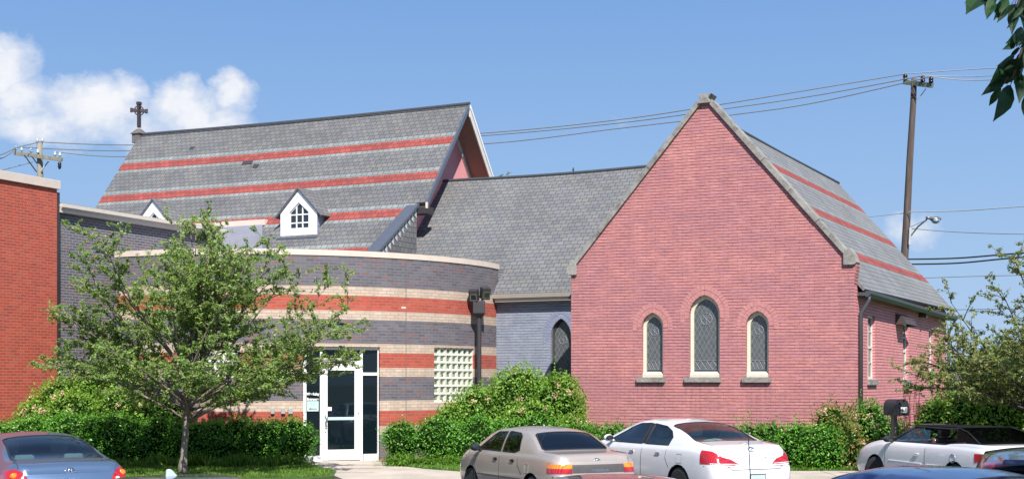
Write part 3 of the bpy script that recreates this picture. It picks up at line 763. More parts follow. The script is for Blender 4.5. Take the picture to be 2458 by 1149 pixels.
for o in OPEN:
    h0, h1 = max(o[2], -.1), o[3]; r1 = DR-.28
    mb.face([D(o[0], h0), D(o[0], h1), D(o[0], h1, r1), D(o[0], h0, r1)]); mb.face([D(o[1], h1), D(o[1], h0), D(o[1], h0, r1), D(o[1], h1, r1)])
    n = 6
    for k in range(n):
        a, b = o[0]+(o[1]-o[0])*k/n, o[0]+(o[1]-o[0])*(k+1)/n
        mb.face([D(a, h1), D(b, h1), D(b, h1, r1), D(a, h1, r1)])
        if o[2] > 0: mb.face([D(b, h0), D(a, h0), D(a, h0, r1), D(b, h0, r1)])
def duv(co):
    a = math.atan2(co.x-DC.x, -(co.y-DC.y)); return (a*DR, co.z)
wall = mb.build('curved_wall', M['drum'], pav, uv=duv)
mb = MB()
mb.face([D(A1, -.1), B(10.6, 3.0, -.1), B(10.6, 3.0, 5.31), D(A1, 5.31)]); mb.build('return_wall', M['greybrick'], pav); mb = MB(); mb.face([B(24.5, 2.0, -.1), D(A0, -.1), D(A0, 5.31), B(24.5, 2.0, 5.31)])
mb.build('return_wall', M['greybrick'], pav)
mb = MB()
mb.face([D(A0 + (A1-A0)*i/40, 5.2, DR-.1) for i in range(41)] + [B(11, 3.0, 5.2), B(24, 2.5, 5.2)])
mb.build('flat_roof', M['lead'], pav)
mb = MB(); aa = [A0-.4 + (A1-A0+.8)*i/60 for i in range(61)]
for a, b in zip(aa[:-1], aa[1:]):
    mb.hull8([D(a, 5.31, DR+.022), D(b, 5.31, DR+.022), D(b, 5.31, DR-.3), D(a, 5.31, DR-.3), D(a, 5.455, DR+.022), D(b, 5.455, DR+.022), D(b, 5.475, DR-.3), D(a, 5.475, DR-.3)])
mb.build('coping', M['paleconc'], pav, weld=True)
mb = MB()     # stained control joint in the brickwork
for a in (36.7,): mb.hull8([D(a-.06, .0, DR+.002), D(a+.06, 0, DR+.002), D(a+.06, 0, DR-.01), D(a-.06, 0, DR-.01), D(a-.06, 5.3, DR+.002), D(a+.06, 5.3, DR+.002), D(a+.06, 5.3, DR-.01), D(a-.06, 5.3, DR-.01)])
mb.build('control_joint', plain('joint_sealant', (.10, .085, .085), .8), pav)
def glass_blocks(o, cols, rows):
    a0, a1, h0, h1 = o; f = MB(); p = MB(); da = (a1-a0)/cols; dh = (h1-h0)/rows; g = .11
    r0 = DR-.045
    bk = MB()
    for i in range(cols):
        f.hull8([D(a0+da*(i-.0), h0, r0), D(a0+da*(i+g), h0, r0), D(a0+da*(i+g), h0, r0-.1), D(a0+da*i, h0, r0-.1), D(a0+da*i, h1, r0), D(a0+da*(i+g), h1, r0), D(a0+da*(i+g), h1, r0-.1), D(a0+da*i, h1, r0-.1)])
        for j in range(rows):
            x0, x1, y0, y1 = a0+da*(i+g+.0), a0+da*(i+1-g*.6), h0+dh*(j+g), h0+dh*(j+1-g*.6); m = .2
            xm0, xm1, ym0, ym1 = x0+(x1-x0)*m, x1-(x1-x0)*m, y0+(y1-y0)*m, y1-(y1-y0)*m
            out = [D(x0, y0, r0-.01), D(x1, y0, r0-.01), D(x1, y1, r0-.01), D(x0, y1, r0-.01)]
            inn = [D(xm0, ym0, r0-.05), D(xm1, ym0, r0-.05), D(xm1, ym1, r0-.05), D(xm0, ym1, r0-.05)]
            bk.face([D(a0+da*i, h0+dh*j, r0-.05), D(a0+da*(i+1), h0+dh*j, r0-.05), D(a0+da*(i+1), h0+dh*(j+1), r0-.05), D(a0+da*i, h0+dh*(j+1), r0-.05)])
            for k in range(4): p.face([out[k], out[(k+1) % 4], inn[(k+1) % 4], inn[k]])
    f.hull8([D(a1-da*g*.6, h0, r0), D(a1, h0, r0), D(a1, h0, r0-.1), D(a1-da*g*.6, h0, r0-.1), D(a1-da*g*.6, h1, r0), D(a1, h1, r0), D(a1, h1, r0-.1), D(a1-da*g*.6, h1, r0-.1)])
    for j in range(rows+1):
        y0 = h0+dh*j; y1 = y0+dh*g if j < rows else h1; y0 = y0 if j < rows else h1-dh*g*.6
        for i in range(cols):
            f.hull8([D(a0+da*i, y0, r0+.003), D(a0+da*(i+1), y0, r0+.003), D(a0+da*(i+1), y0, r0-.1), D(a0+da*i, y0, r0-.1), D(a0+da*i, y1, r0+.003), D(a0+da*(i+1), y1, r0+.003), D(a0+da*(i+1), y1, r0-.1), D(a0+da*i, y1, r0-.1)])
    fo = f.build('glass_block_window', M['blockgrout'], pav)
    p.build('block_rim', plain('glass_block_rim', (.5, .53, .44), .12) if 'glass_block_rim' not in bpy.data.materials else bpy.data.materials['glass_block_rim'], fo)
    bk.build('glazing', M['block'], fo, weld=True)
glass_blocks(OPEN[1], 7, 7); glass_blocks(OPEN[2], 7, 4)
# storefront: chord frame set into the opening
S0, S1 = D(13.55, 0, DR-.10), D(30.3, 0, DR-.10)
sd = (S1-S0).normalized(); SL = (S1-S0).length; sn = Vector((sd.y, -sd.x, 0))     # sn faces the street
def spx(px):           # photo column on the storefront plane -> distance along it
    r = (px-PX0)/FP; return (r*S0.y - S0.x)/(sd.x - r*sd.y)
def spy(py, px): s = spx(px); return EYE + (PY0-py)*(S0 + sd*s).y/FP
def SP(s, h, d=0.0): return S0 + sd*s + sn*d + ZDIR*h
def sbox(mb, s0, s1, h0, h1, d0, d1): return mb.hull8([SP(s0, h0, d1), SP(s1, h0, d1), SP(s1, h0, d0), SP(s0, h0, d0), SP(s0, h1, d1), SP(s1, h1, d1), SP(s1, h1, d0), SP(s0, h1, d0)])
HT = 2.955
xs = {k: spx(v) for k, v in dict(g0=735, j0=768, d0=786, d1=851, j1=870, g1=906).items()}
t0_, t1_ = spy(893, 750), spy(900, 750); hd0, hd1 = spy(876, 815), spy(859, 815); kb = spy(1093, 750)
mb = MB()
sbox(mb, 0.0, xs['g0'], 0, HT, -.09, .02); sbox(mb, xs['g1'], SL, 0, HT, -.09, .02)
sbox(mb, xs['g0'], xs['j0'], t1_, t0_, -.06, .012); sbox(mb, xs['j1'], xs['g1'], t1_, t0_, -.06, .012)
sbox(mb, xs['g0'], xs['j0'], 0, kb, -.06, .012); sbox(mb, xs['j1']+.02, xs['g1'], 0, kb+.02, -.06, .06)
sbox(mb, xs['g0'], xs['g1'], HT-.07, HT, -.09, .018)
dj0, dj1 = spx(774), spx(864)
sbox(mb, xs['j0'], dj0-.004, 0, HT-.07, -.09, .018); sbox(mb, dj1+.004, xs['j1'], 0, HT-.07, -.09, .018)
sbox(mb, dj0, dj1, hd0, hd1, -.09, .016)
front = mb.build('storefront_frame', M['white'], pav)
mb = MB()
for a, b, c, d in ((xs['g0'], xs['j0'], kb, t1_), (xs['g0'], xs['j0'], t0_, HT-.07), (xs['j1'], xs['g1'], kb, t1_), (xs['j1'], xs['g1'], t0_, HT-.07), (dj0, dj1, hd1, HT-.07)):
    mb.face([SP(a, c, -.035), SP(b, c, -.035), SP(b, d, -.035), SP(a, d, -.035)])
mb.build('sidelight_glass', M['shopglass'], front)
mb = MB(); db, dt_ = spy(1078, 815), hd0-.13
sbox(mb, dj0, xs['d0'], .02, hd0, -.05, .006); sbox(mb, xs['d1'], dj1, .02, hd0, -.05, .006); sbox(mb, xs['d0'], xs['d1'], .02, db, -.05, .006); sbox(mb, xs['d0'], xs['d1'], dt_, hd0, -.05, .006)
door = mb.build('entrance_door', M['white'], pav)
mb = MB(); mb.face([SP(xs['d0'], db, -.025), SP(xs['d1'], db, -.025), SP(xs['d1'], dt_, -.025), SP(xs['d0'], dt_, -.025)]); mb.build('door_glass', M['shopglass'], door)
mb = MB(); mr0, mr1 = spy(1007, 815), spy(1000, 815); sbox(mb, xs['d0'], xs['d1'], mr0, mr1, -.02, .0); mb.build('push_bar', plain('pale_bar', (.45, .62, .62), .4), door)
mb = MB(); hh = spy(1010, 780); sh = spx(780)
mb.tube([SP(sh, hh+.14, .006), SP(sh, hh+.14, .06), SP(sh+.05, hh+.08, .07), SP(sh, hh-.02, .07), SP(sh+.03, hh-.14, .06), SP(sh, hh-.17, .006)], .018, 8)
mb.lathe([(0, 0), (.03, 0), (.03, .03), (0, .035)], SP(sh, hh-.28, .01), 'y', 12)
mb.build('door_handle', M['steel'], door, smooth=True)
sbox(MB(), spx(785), spx(796), spy(985, 790), spy(976, 790), -.02, .006).build('door_closer_plate', M['white'], door)
sbox(MB(), spx(859), spx(862), spy(995, 860), spy(986, 860), 0, .012).build('key_switch', M['meterbox'], door)
# notices on the left sidelight
def text_mesh(txt, size, mat, name, parent, place, extrude=.002, bold=0.0, align='CENTER', world=True):
    cu = bpy.data.curves.new('t', 'FONT'); cu.body = txt; cu.size = size; cu.extrude = extrude; cu.align_x = align; cu.align_y = 'CENTER'; cu.offset = bold
    ob = bpy.data.objects.new('t', cu); COL.objects.link(ob)
    dg = bpy.context.evaluated_depsgraph_get(); me = bpy.data.meshes.new_from_object(ob.evaluated_get(dg))
    bpy.data.objects.remove(ob); bpy.data.curves.remove(cu)
    for v in me.vertices: v.co = place(v.co)
    me.materials.clear(); me.name = name
    return link(me, name, mat, parent, world)
M['white_ink'] = plain('white_lettering', (.8, .82, .8), .6, var=.02)
sc_ = (xs['g0']+xs['j0'])/2; hw = spy(951, 750)
sz = .135
for i, w in enumerate(('Weekday', 'Entrance')):
    hq = hw + .065 - .135*i
    text_mesh(w, sz*.72, M['white_ink'], 'sign_lettering', front, lambda c, hq=hq: SP(sc_ + c.x*.9, hq + c.y, -.028 + c.z), bold=.003)
mb = MB(); q0, q1 = spy(986, 750), spy(962, 750); sbox(mb, sc_-.15, sc_+.15, q0, q1, -.034, -.026)
card = mb.build('notice_card', plain('pale_green_card', (.45, .72, .66), .6, var=.03), front)
mb = MB(); hq = q0+.06
sbox(mb, sc_-.05, sc_+.11, hq-.012, hq+.012, -.026, -.024); mb.face([SP(sc_-.05, hq-.03, -.0245), SP(sc_-.05, hq+.03, -.0245), SP(sc_-.12, hq, -.0245)][::-1])
mb.build('arrow_mark', plain('dark_red_ink', (.22, .04, .05), .6), card)
for i, w in enumerate(('Weekday Office', 'Entrance')):
    text_mesh(w, .036, plain('green_ink', (.08, .3, .26), .6) if i == 0 else bpy.data.materials['green_ink'], 'notice_lettering', card, lambda c, i=i: SP(sc_ + c.x*.9, q1-.05-.045*i + c.y, -.0255 + c.z), extrude=.001)
for px, w_ in ((655, .09), (680, .10), (697, .11)):
    a = math.degrees(math.atan2((px-PX0)/FP*34.65+7.0, 6.95))
    a = {655: 7.2, 680: 9.35, 697: 10.85}[px]; rad = (D(a, 0)-Vector((DC.x, DC.y, 0))).normalized(); tn = Vector((-rad.y, rad.x, 0))
    MB().box(D(a, 1.31, DR+.035), (w_, .07, .15), (tn, rad, ZDIR)).build('intercom_box', M['meterbox'], pav, bevel=.01)
MB().box(D(36.1, 4.02, DR+.001), (.14, .004, .05), (Vector((math.cos(R(36.1)), math.sin(R(36.1)), 0)), Vector((math.sin(R(36.1)), -math.cos(R(36.1)), 0)), ZDIR)).build('paint_scar', M['paleconc'], pav)

# ------------------------------------------------------------------ left annexes
UA = 21.08
annex = thing('grey_annex', 'long grey brick annex with cream cornice behind the small tree', 'building', B(UA, -1))
MB().ub(UA, UA+9, -4.4, 3.6, -.1, 6.78).build('wall', M['greybrick'], annex)
mb = MB(); mb.ub(UA-.16, UA+9, -4.42, 3.62, 6.76, 6.86); mb.ub(UA-.26, UA+9, -4.42, 3.62, 6.90, 7.0); mb.ub(UA-.2, UA+9, -4.41, 3.61, 6.86, 6.90)
mb.build('cornice', M['trimtan'], annex)
MB().ub(UA-.05, UA+9, -4.4, 3.6, 7.0, 7.05).build('roof_edge', M['lead'], annex)
redb = thing('red_annex', 'flat roofed red brick annex with pale coping ending beside the grey annex', 'building', B(UA-.14, -9))
MB().ub(UA-.14, UA+9, -14, -4.53, -.1, 7.38).build('wall', M['redbrick'], redb)
MB().ub(UA-.21, UA+9, -14, -4.46, 7.38, 7.62).build('coping', M['paleconc'], redb, bevel=.01)
MB().ub(UA-.13, UA-.02, -4.53, -4.415, 0, 7.3).build('corner_shade_strip', M['iron'], redb)  # dark strip standing for the shadow where the red wall steps forward

# ------------------------------------------------------------------ lamp post, mailbox, gate, vine
lp = P(1150, 700, 37.6); lp.z = 0
lamp = thing('lamp_post', 'dark bronze lamp post with two square floodlights in front of the curved wall', 'lamp post', lp)
zt = P(1150, 752, 37.6).z; z2 = P(1150, 720, 37.6).z
MB().tube([lp, lp + ZDIR*(zt-.05)], .066, 12).build('pole', M['iron'], lamp, smooth=False)
mb = MB(); c = lp
def sq(z, r): return [c + Vector((a*r, b*r, z)) for a, b in ((-1, -1), (1, -1), (1, 1), (-1, 1))]
mb.hull8(sq(zt-.11, .08) + sq(zt, .165)); mb.hull8(sq(zt+.002, .165) + sq(z2-.02, .165))
mb.build('collar', M['iron'], lamp, bevel=.008)
for dx, yaw, dz in ((-.14, -.25, -.04), (.17, .35, .02)):
    m = Matrix.Rotation(yaw, 3, 'Z') @ Matrix.Rotation(.35, 3, 'X'); ax = tuple(m.col[i] for i in range(3))
    ce = c + Vector((dx, -.1, z2+.17+dz))
    fl = MB().box(ce, (.245, .22, .32), ax).build('floodlight', M['iron'], lamp, bevel=.008)
    mb = MB(); w = .085
    for a, b, s_, t_ in ((0, -w, 2*w+.02, .02), (0, w, 2*w+.02, .02), (-w, 0, .02, 2*w), (w, 0, .02, 2*w)):
        mb.box(ce - ax[1]*.117 + ax[0]*(a+.015) + ax[2]*(b-.03), (s_, .015, t_), ax)
    mb.build('lens_rim', M['steel'], fl)
    MB().box(ce - ax[1]*.114 + ax[0]*.015 - ax[2]*.03, (2*w, .01, 2*w), ax).build('lens', M['winglass'], fl)
    MB().tube([c + ZDIR*(z2-.03) + Vector((dx*.4, 0, 0)), ce + ax[1]*.05 - ax[2]*.12], .03, 6).build('bracket', M['iron'], fl)

mbx = P(2150, 1000, 30.6); mbx.z = 0
mbox = thing('mailbox', 'large black kerbside mailbox on a post with white plate reading 419', 'mailbox', mbx)
fy = R(-60); fx = Vector((math.cos(fy), math.sin(fy), 0)); fl = Vector((-math.sin(fy), math.cos(fy), 0))   # fx: door direction
zb = P(2150, 996, 30.6).z; zh = P(2150, 957, 30.6).z - zb
mb = MB(); hw_, L_ = .165, .43
pr = [(-hw_, 0), (hw_, 0), (hw_, zh-hw_)] + [(hw_*math.cos(PI*i/10), zh-hw_+hw_*math.sin(PI*i/10)) for i in range(1, 10)] + [(-hw_, zh-hw_)]
cen = mbx + ZDIR*zb
mb.prism([cen + fl*a + ZDIR*h - fx*L_/2 for a, h in pr], fx*L_)
M['mbblack'] = plain('mailbox_enamel', (.028, .03, .036), .35)
body = mb.build('box', M['mbblack'], mbox)
mb = MB(); mb.prism([cen + fl*a*1.05 + ZDIR*(h*1.01-.002) + fx*(L_/2+.002) for a, h in pr], fx*.025)
dr = mb.build('door', M['mbblack'], body)
MB().tube([cen + fx*(L_/2+.03) + ZDIR*(zh-.05), cen + fx*(L_/2+.055) + ZDIR*(zh-.03), cen + fx*(L_/2+.03) + ZDIR*(zh-.01)], .01, 6).build('latch', M['mbblack'], body)
pc = cen + fx*(L_/2+.032) + ZDIR*.125 + fl*.0
MB().box(pc, (.19, .006, .125), (fl, fx, ZDIR)).build('number_plate', M['white'], mbox)
text_mesh('419', .125, M['black'], 'number_lettering', mbox, lambda c: pc + fl*c.x*.95 + ZDIR*c.y + fx*(.0045 + c.z), bold=.0015)
MB().box(mbx + ZDIR*zb/2 - fx*.05, (.1, .1, zb), (fx, fl, ZDIR)).build('post', plain('grey_wood', (.16, .13, .11), .85), mbox)

gt = B(-.35, VE-.1)
gate = thing('board_gate', 'dark blue grey board gate at the far corner of the pink chapel', 'gate', gt)
gh = Hof(893, -.35, VE)
mb = MB()
for k in range(6): mb.ub(-.04-.1*(k+1)+.008, -.04-.1*k, VE-.12, VE-.09, .05, gh)
mb.build('board_panel', M['flash'], gate)
MB().ub(-.72, -.645, VE-.14, VE-.07, 0, gh+.05).build('post', M['flash'], gate)

M['strand'] = plain('dark_red_strand', (.16, .035, .05), .9)
strands = thing('wall_strands', 'bare reddish vine on the chapel side wall behind the mailbox', 'strands', B(-.02, 7.5))  # dark red branching strands laid flat against the brick
mb = MB()
for k in range(20):
    v = random.gauss(7.6, 1.1); h = .2; top = random.uniform(1.5, 2.6) if 6.4 < v < 8.6 else random.uniform(.9, 1.9)
    path = []
    while h < top:
        path.append(B(-.014, v, h)); h += random.uniform(.12, .22); v += random.gauss(0, .05)
    if len(path) > 2: mb.tube(path, [.013*(1-.75*i/len(path)) for i in range(len(path))], 4)
    for j in range(2, len(path)-1, 2):
        a = path[j]; s = random.choice((-1, 1)); mb.tube([a, a + VDIR*s*.12 + ZDIR*.07, a + VDIR*s*.2 + ZDIR*.2], .006, 3)
mb.build('dark_shape', M['strand'], strands)

# ------------------------------------------------------------------ utility poles and cables
def wood(name, a, b):
    t = NT(name); o = t.obj(); s = t.n('ShaderNodeVectorMath', {0: o, 1: (9, 9, .7)}, operation='MULTIPLY').outputs[0]
    t.set(col=t.ramp(t.noise(s, 1.2, 6, .7).outputs[0], [(.3, a), (.7, b)]), rough=.9); return t.m
M['polewood'] = wood('brown_pole_wood', (.05, .036, .03), (.135, .10, .085)); M['polegrey'] = wood('grey_pole_wood', (.15, .14, .11), (.30, .28, .22))
M['armwood'] = wood('green_grey_arm', (.10, .12, .09), (.2, .23, .18)); M['insul'] = plain('brown_insulator', (.02, .014, .014), .2); M['insulw'] = plain('grey_insulator', (.42, .45, .46), .3)
YP = 52.0
def Q(px, py, Y=YP): return P(px, py, Y)
rp = Q(2146, 1060); rp.z = LOT
rpole = thing('utility_pole', 'tall leaning brown utility pole with street light behind the chapel', 'utility pole', rp)
path = [rp, Q(2170, 640), Q(2177, 520), Q(2184, 380), Q(2192, 250), Q(2194, 190)]
MB().tube(path, [.165, .145, .138, .125, .112, .106], 12).build('pole', M['polewood'], rpole, smooth=True)
a0, a1 = Q(2177, 192), Q(2222, 217) + Vector((.0, -.6, 0)); a0 += Vector((0, .6, 0))
ad = (a1-a0); al = ad.length; ad.normalize(); an = ad.cross(ZDIR).normalized()
MB().box((a0+a1)/2 - Vector((0, .22, 0)), (al, .13, .18), (ad, an, ad.cross(an)*-1)).build('crossarm', M['armwood'], rpole, bevel=.01)
INS = []
for px, py in ((2178, 190), (2206, 205), (2219, 212)):
    b_ = Q(px, py) - Vector((0, .22, 0)) + Vector((0, .5-(px-2178)/41*1.1, 0)); INS.append(b_ + ZDIR*.26)
    MB().lathe([(.03, -.1), (.03, .02), (.09, .03), (.09, .1), (.06, .11), (.09, .13), (.085, .2), (.04, .26), (0, .27)], b_, 'z', 10).build('insulator', M['insul'], rpole, smooth=True)
mb = MB(); mb.tube([Q(2183, 203) - Vector((0, .2, 0)), Q(2196, 240) - Vector((0, .17, 0))], .025, 5)
mb.build('brace', M['iron'], rpole)
MB().tube([Q(2213, 220) - Vector((0, .5, 0)), Q(2206, 232) - Vector((0, .3, 0)), Q(2197, 242) - Vector((0, .17, 0))], .02, 5).build('brace', M['insulw'], rpole)
MB().tube([Q(2178, 352), Q(2185, 352) + Vector((.12, 0, 0))], .0, 4)
# street light on its arm
sl0, sl1 = Q(2181, 570) - Vector((0, .15, 0)), Q(2207, 534) - Vector((0, .9, 0))
arm = MB().tube([sl0, (sl0+sl1)/2 + ZDIR*.08, sl1], .035, 6).build('light_arm', M['steel'], rpole, smooth=True)
MB().tube([Q(2184, 545) - Vector((0, .1, 0)), sl1], .012, 5).build('stay_rod', M['steel'], arm)
hd = sl1 + Vector((.16, -.1, .02))
mb = MB(); mb.blob(hd + Vector((.14, 0, 0)), (.23, .16, .09), 14, 8); mb.box(hd - Vector((.12, 0, -.04)), (.18, .11, .10))
mb.build('lamp_head', plain('lamp_housing', (.2, .21, .24), .4, .5), rpole, smooth=True)
MB().lathe([(.165, .0), (.16, -.06), (.11, -.125), (.045, -.155), (0, -.16)], hd + Vector((.15, 0, -.02)), 'z', 16).build('lamp_glass', plain('lamp_glass', (.35, .38, .42), .12), rpole, smooth=True)
mb = MB(); mb.tube([Q(2181, 548) - Vector((.0, .22, 0)), Q(2179, 588) - Vector((0, .22, 0))], .05, 6); mb.build('conduit', M['insulw'], rpole)

YL = 61.0
lpb = P(97, 1000, YL); lpb.z = LOT
lpole = thing('utility_pole', 'grey utility pole with long crossarm rising behind the red brick annex', 'utility pole', lpb)
MB().tube([lpb, P(97, 440, YL), P(95, 345, YL)], [.18, .13, .125], 12).build('pole', M['polegrey'], lpole, smooth=True)
b0, b1 = P(38, 369, YL+.5), P(152, 385, YL-.6); bd = (b1-b0); bl = bd.length; bd.normalize(); bn = bd.cross(ZDIR).normalized()
MB().box((b0+b1)/2 - Vector((0, .2, 0)), (bl, .12, .17), (bd, bn, bd.cross(bn)*-1)).build('crossarm', M['polegrey'], lpole, bevel=.01)
for f, dn in ((.03, 1), (.16, 1), (.36, 1), (.5, 1), (.86, 1), (.96, 1)):
    c = b0.lerp(b1, f) - Vector((0, .2, 0)) + ZDIR*.08
    MB().lathe([(.025, 0), (.025, .06), (.07, .07), (.07, .13), (.045, .15), (.06, .18), (.03, .24), (0, .25)], c, 'z', 8).build('insulator', M['insulw'], lpole, smooth=True)
MB().lathe([(.04, 0), (.09, -.08), (.07, -.16), (.09, -.2), (.04, -.32), (0, -.33)], b1 - Vector((.1, .2, .1)), 'z', 8).build('insulator', M['insul'], lpole, smooth=True)
for dx in (-.1, .12): MB().lathe([(.02, 0), (.02, .1), (.06, .11), (.05, .25), (0, .27)], P(95, 347, YL) + Vector((dx, 0, 0)), 'z', 8).build('insulator', M['insulw'], lpole, smooth=True)
for pa, pb, m in (((62, 374), (91, 414), 'iron'), ((80, 377), (92, 394), 'iron'), ((121, 388), (102, 411), 'insulw')):
    MB().tube([P(*pa, YL) - Vector((0, .2, 0)), P(*pb, YL) - Vector((0, .17, 0))], .03, 5).build('brace', M[m], lpole)

M['cable'] = plain('weathered_cable', (.16, .16, .17), .6); M['cabled'] = plain('black_cable', (.03, .03, .035), .6); M['cablel'] = plain('bright_cable', (.42, .42, .42), .45)
def cable(pts, r, mat, label, group, n=24):
    """smooth curve through pixel points (px, py, Y)."""
    pp = [P(*q) if len(q) == 3 and not isinstance(q, Vector) else q for q in pts]
    out = []
    for i in range(len(pp)-1):
        p0, p1, p2, p3 = pp[max(i-1, 0)], pp[i], pp[i+1], pp[min(i+2, len(pp)-1)]
        for k in range(n):
            t = k/n
            out.append(.5*((2*p1) + (p2-p0)*t + (2*p0-5*p1+4*p2-p3)*t*t + (-p0+3*p1-3*p2+p3)*t**3))
    out.append(pp[-1])
    tag(MB().tube(out, r, 5).build('overhead_cable', mat, smooth=True), label, 'cable', group)
G1 = 'power lines between the two utility poles'
tops = [b0.lerp(b1, f) - Vector((0, .2, -.3)) for f in (.03, .16, .86)]
cable([tuple(INS[0]) and INS[0], Vector(P(1960, 213, 53)), P(1735, 250, 54), P(1480, 288, 55.5), P(1155, 320, 57), P(700, 345, 59), P(300, 348, 60.5), P(95, 341, 61)], .022, M['cable'], 'highest of the overhead lines sagging from the brown pole towards the left pole', G1)
cable([INS[1], P(1960, 229, 53), P(1735, 262, 54), P(1480, 296, 55.5), P(1155, 326, 57), P(700, 352, 59), P(300, 362, 60.5), tops[1]], .022, M['cable'], 'middle of the three overhead lines running left from the brown pole', G1)
cable([INS[2], P(1960, 246, 53), P(1765, 275, 54), P(1480, 309, 55.5), P(1165, 345, 57), P(700, 366, 59), P(300, 376, 60.5), tops[2]], .022, M['cable'], 'lowest of the three overhead lines, passing just above the middle roof', G1)
G2 = 'power lines leaving to the right'
for k, (y1, lab) in enumerate(((160, 'top bright line leaving the brown pole towards the hanging leaves'), (177, 'second bright line leaving the brown pole to the right'), (187, 'third bright line leaving the brown pole to the right'))):
    cable([INS[k], P(2330, (INS[k].z*0 + (167, 184, 193)[k]), 50), P(2480, y1, 47), P(2900, y1-18, 42)], .017, M['cablel'], lab, G2)
G3 = 'power lines leaving the crossarm pole'
cable([P(95, 341, 61), P(40, 355, 60), P(-40, 384, 58), P(-400, 470, 50)], .022, M['cable'], 'upper line sloping away from the top of the crossarm pole over the red annex', G3)
cable([tops[0], P(20, 371, 60), P(-40, 392, 58), P(-400, 480, 50)], .022, M['cable'], 'line sloping away from the far end of the long crossarm over the red annex', G3)
cable([P(78, 389, 61), P(0, 410, 60), P(-100, 440, 57)], .018, M['cable'], 'thin lower line sloping down from the left pole', G3)
G4 = 'service cables on the brown pole'
cable([Q(2176, 510) - Vector((0, .2, 0)), P(2300, 506, 50), P(2470, 494, 47), P(2900, 460, 42)], .018, M['cablel'], 'pale cable leaving the brown pole above the street light', G4)
cable([Q(2176, 511), P(2080, 521, 54), P(1900, 540, 58)], .014, M['cablel'], 'pale cable running behind the chapel roof from the brown pole', G4)
cable([Q(2183, 548), P(2300, 557, 51), P(2470, 562, 49), P(2900, 566, 46)], .014, M['cable'], 'thin twisted wire just right of the street light', G4)
cable([Q(2172, 622), P(2300, 619, 50), P(2470, 606, 47), P(2900, 580, 42)], .03, M['cabled'], 'upper thick dark cable below the street light', G4)
cable([Q(2172, 634), P(2300, 631, 50), P(2470, 616, 47), P(2900, 590, 42)], .03, M['cabled'], 'lower thick dark cable below the street light', G4)
cable([Q(2172, 625), P(2000, 640, 60)], .02, M['cabled'], 'dark cable passing behind the chapel roof', G4)
cable([P(2140, 672, 60), P(2300, 664, 58), P(2900, 650, 50)], .014, M['cable'], 'faint wire above the right hand tree', G4)
cable([P(2200, 748, 60), P(2330, 742, 58), P(2900, 735, 50)], .014, M['cable'], 'faint wire beside the chapel gutter end', G4)

# bird on the wing ridge
bp = B(Uof(1376, VR), VR, Hof(411, Uof(1376, VR), VR)+.0)
bird = MB(); bird.blob(bp + ZDIR*.07, (.05, .075, .06), 8, 6); bird.blob(bp + Vector((0, -.045, .145)), (.032, .036, .034), 8, 5)
bird.hull8([bp + Vector(q) for q in ((-.02, .05, .03), (.02, .05, .03), (.025, .15, -.01), (-.025, .15, -.01), (-.02, .05, .05), (.02, .05, .05), (.025, .15, .0), (-.025, .15, .0))])
bird.lathe([(.01, 0), (.001, -.035)], bp + Vector((0, -.08, .145)), 'y', 5)
for dx in (-.018, .018): bird.tube([bp + Vector((dx, 0, .03)), bp + Vector((dx, -.01, -.02))], .005, 4)
bird.v = [bp + (q-bp)*.62 for q in bird.v]
tag(bird.build('bird', M['black'], smooth=True), 'small dark bird perched on the middle roof ridge', 'bird')

# ------------------------------------------------------------------ foliage
def leaves(name, c, d, nrm, size, mat, parent=None, aspect=.55, fold=.12):
    """one mesh of leaf quads: c centres, d long axis, nrm normal, size length."""
    n = len(c); d = d/np.linalg.norm(d, axis=1, keepdims=True)
    s = np.cross(nrm, d); s /= np.maximum(np.linalg.norm(s, axis=1, keepdims=True), 1e-6); up = np.cross(d, s)
    L = size[:, None]; v = np.empty((n, 4, 3))
    v[:, 0] = c - d*L*.5; v[:, 2] = c + d*L*.5
    v[:, 1] = c + s*L*aspect*.5 + up*L*fold; v[:, 3] = c - s*L*aspect*.5 + up*L*fold
    me = bpy.data.meshes.new(name); me.vertices.add(4*n); me.vertices.foreach_set('co', v.reshape(-1).astype(np.float32))
    me.loops.add(4*n); me.loops.foreach_set('vertex_index', np.arange(4*n, dtype=np.int32))
    me.polygons.add(n); me.polygons.foreach_set('loop_start', np.arange(0, 4*n, 4, dtype=np.int32))
    me.update(calc_edges=True); me.validate()
    return link(me, name, mat, parent)
def rv(n): v = rng.normal(size=(n, 3)); return v/np.linalg.norm(v, axis=1, keepdims=True)

L_TREE = leafmat('tree_leaf', [(0, (.13, .21, .06)), (.45, (.19, .30, .085)), (.8, (.27, .38, .115)), (.97, (.30, .34, .09)), (1, (.42, .28, .08))], .4)
L_OLIVE = leafmat('olive_leaf', [(0, (.12, .17, .065)), (.5, (.18, .24, .085)), (.78, (.26, .30, .10)), (.92, (.36, .31, .10)), (1, (.43, .27, .11))], .4)
L_HEDGE = leafmat('hedge_leaf', [(0, (.065, .21, .022)), (.5, (.115, .32, .036)), (.88, (.18, .42, .06)), (.97, (.25, .45, .11)), (1, (.5, .6, .36))], .35, .35)
L_BUSH = leafmat('bush_leaf', [(0, (.12, .25, .03)), (.5, (.20, .37, .055)), (.85, (.29, .45, .085)), (1, (.42, .5, .14))], .42)
L_SHRUB = leafmat('shrub_leaf', [(0, (.065, .19, .024)), (.5, (.115, .29, .04)), (.9, (.2, .38, .07)), (1, (.32, .48, .13))], .38)
L_RED = leafmat('reddish_leaf', [(0, (.10, .19, .035)), (.5, (.18, .27, .055)), (.8, (.32, .26, .08)), (1, (.48, .22, .10))], .38)
L_FLOWER = leafmat('pale_flower', [(0, (.62, .45, .30)), (.6, (.72, .58, .42)), (1, (.66, .36, .22))], .3)
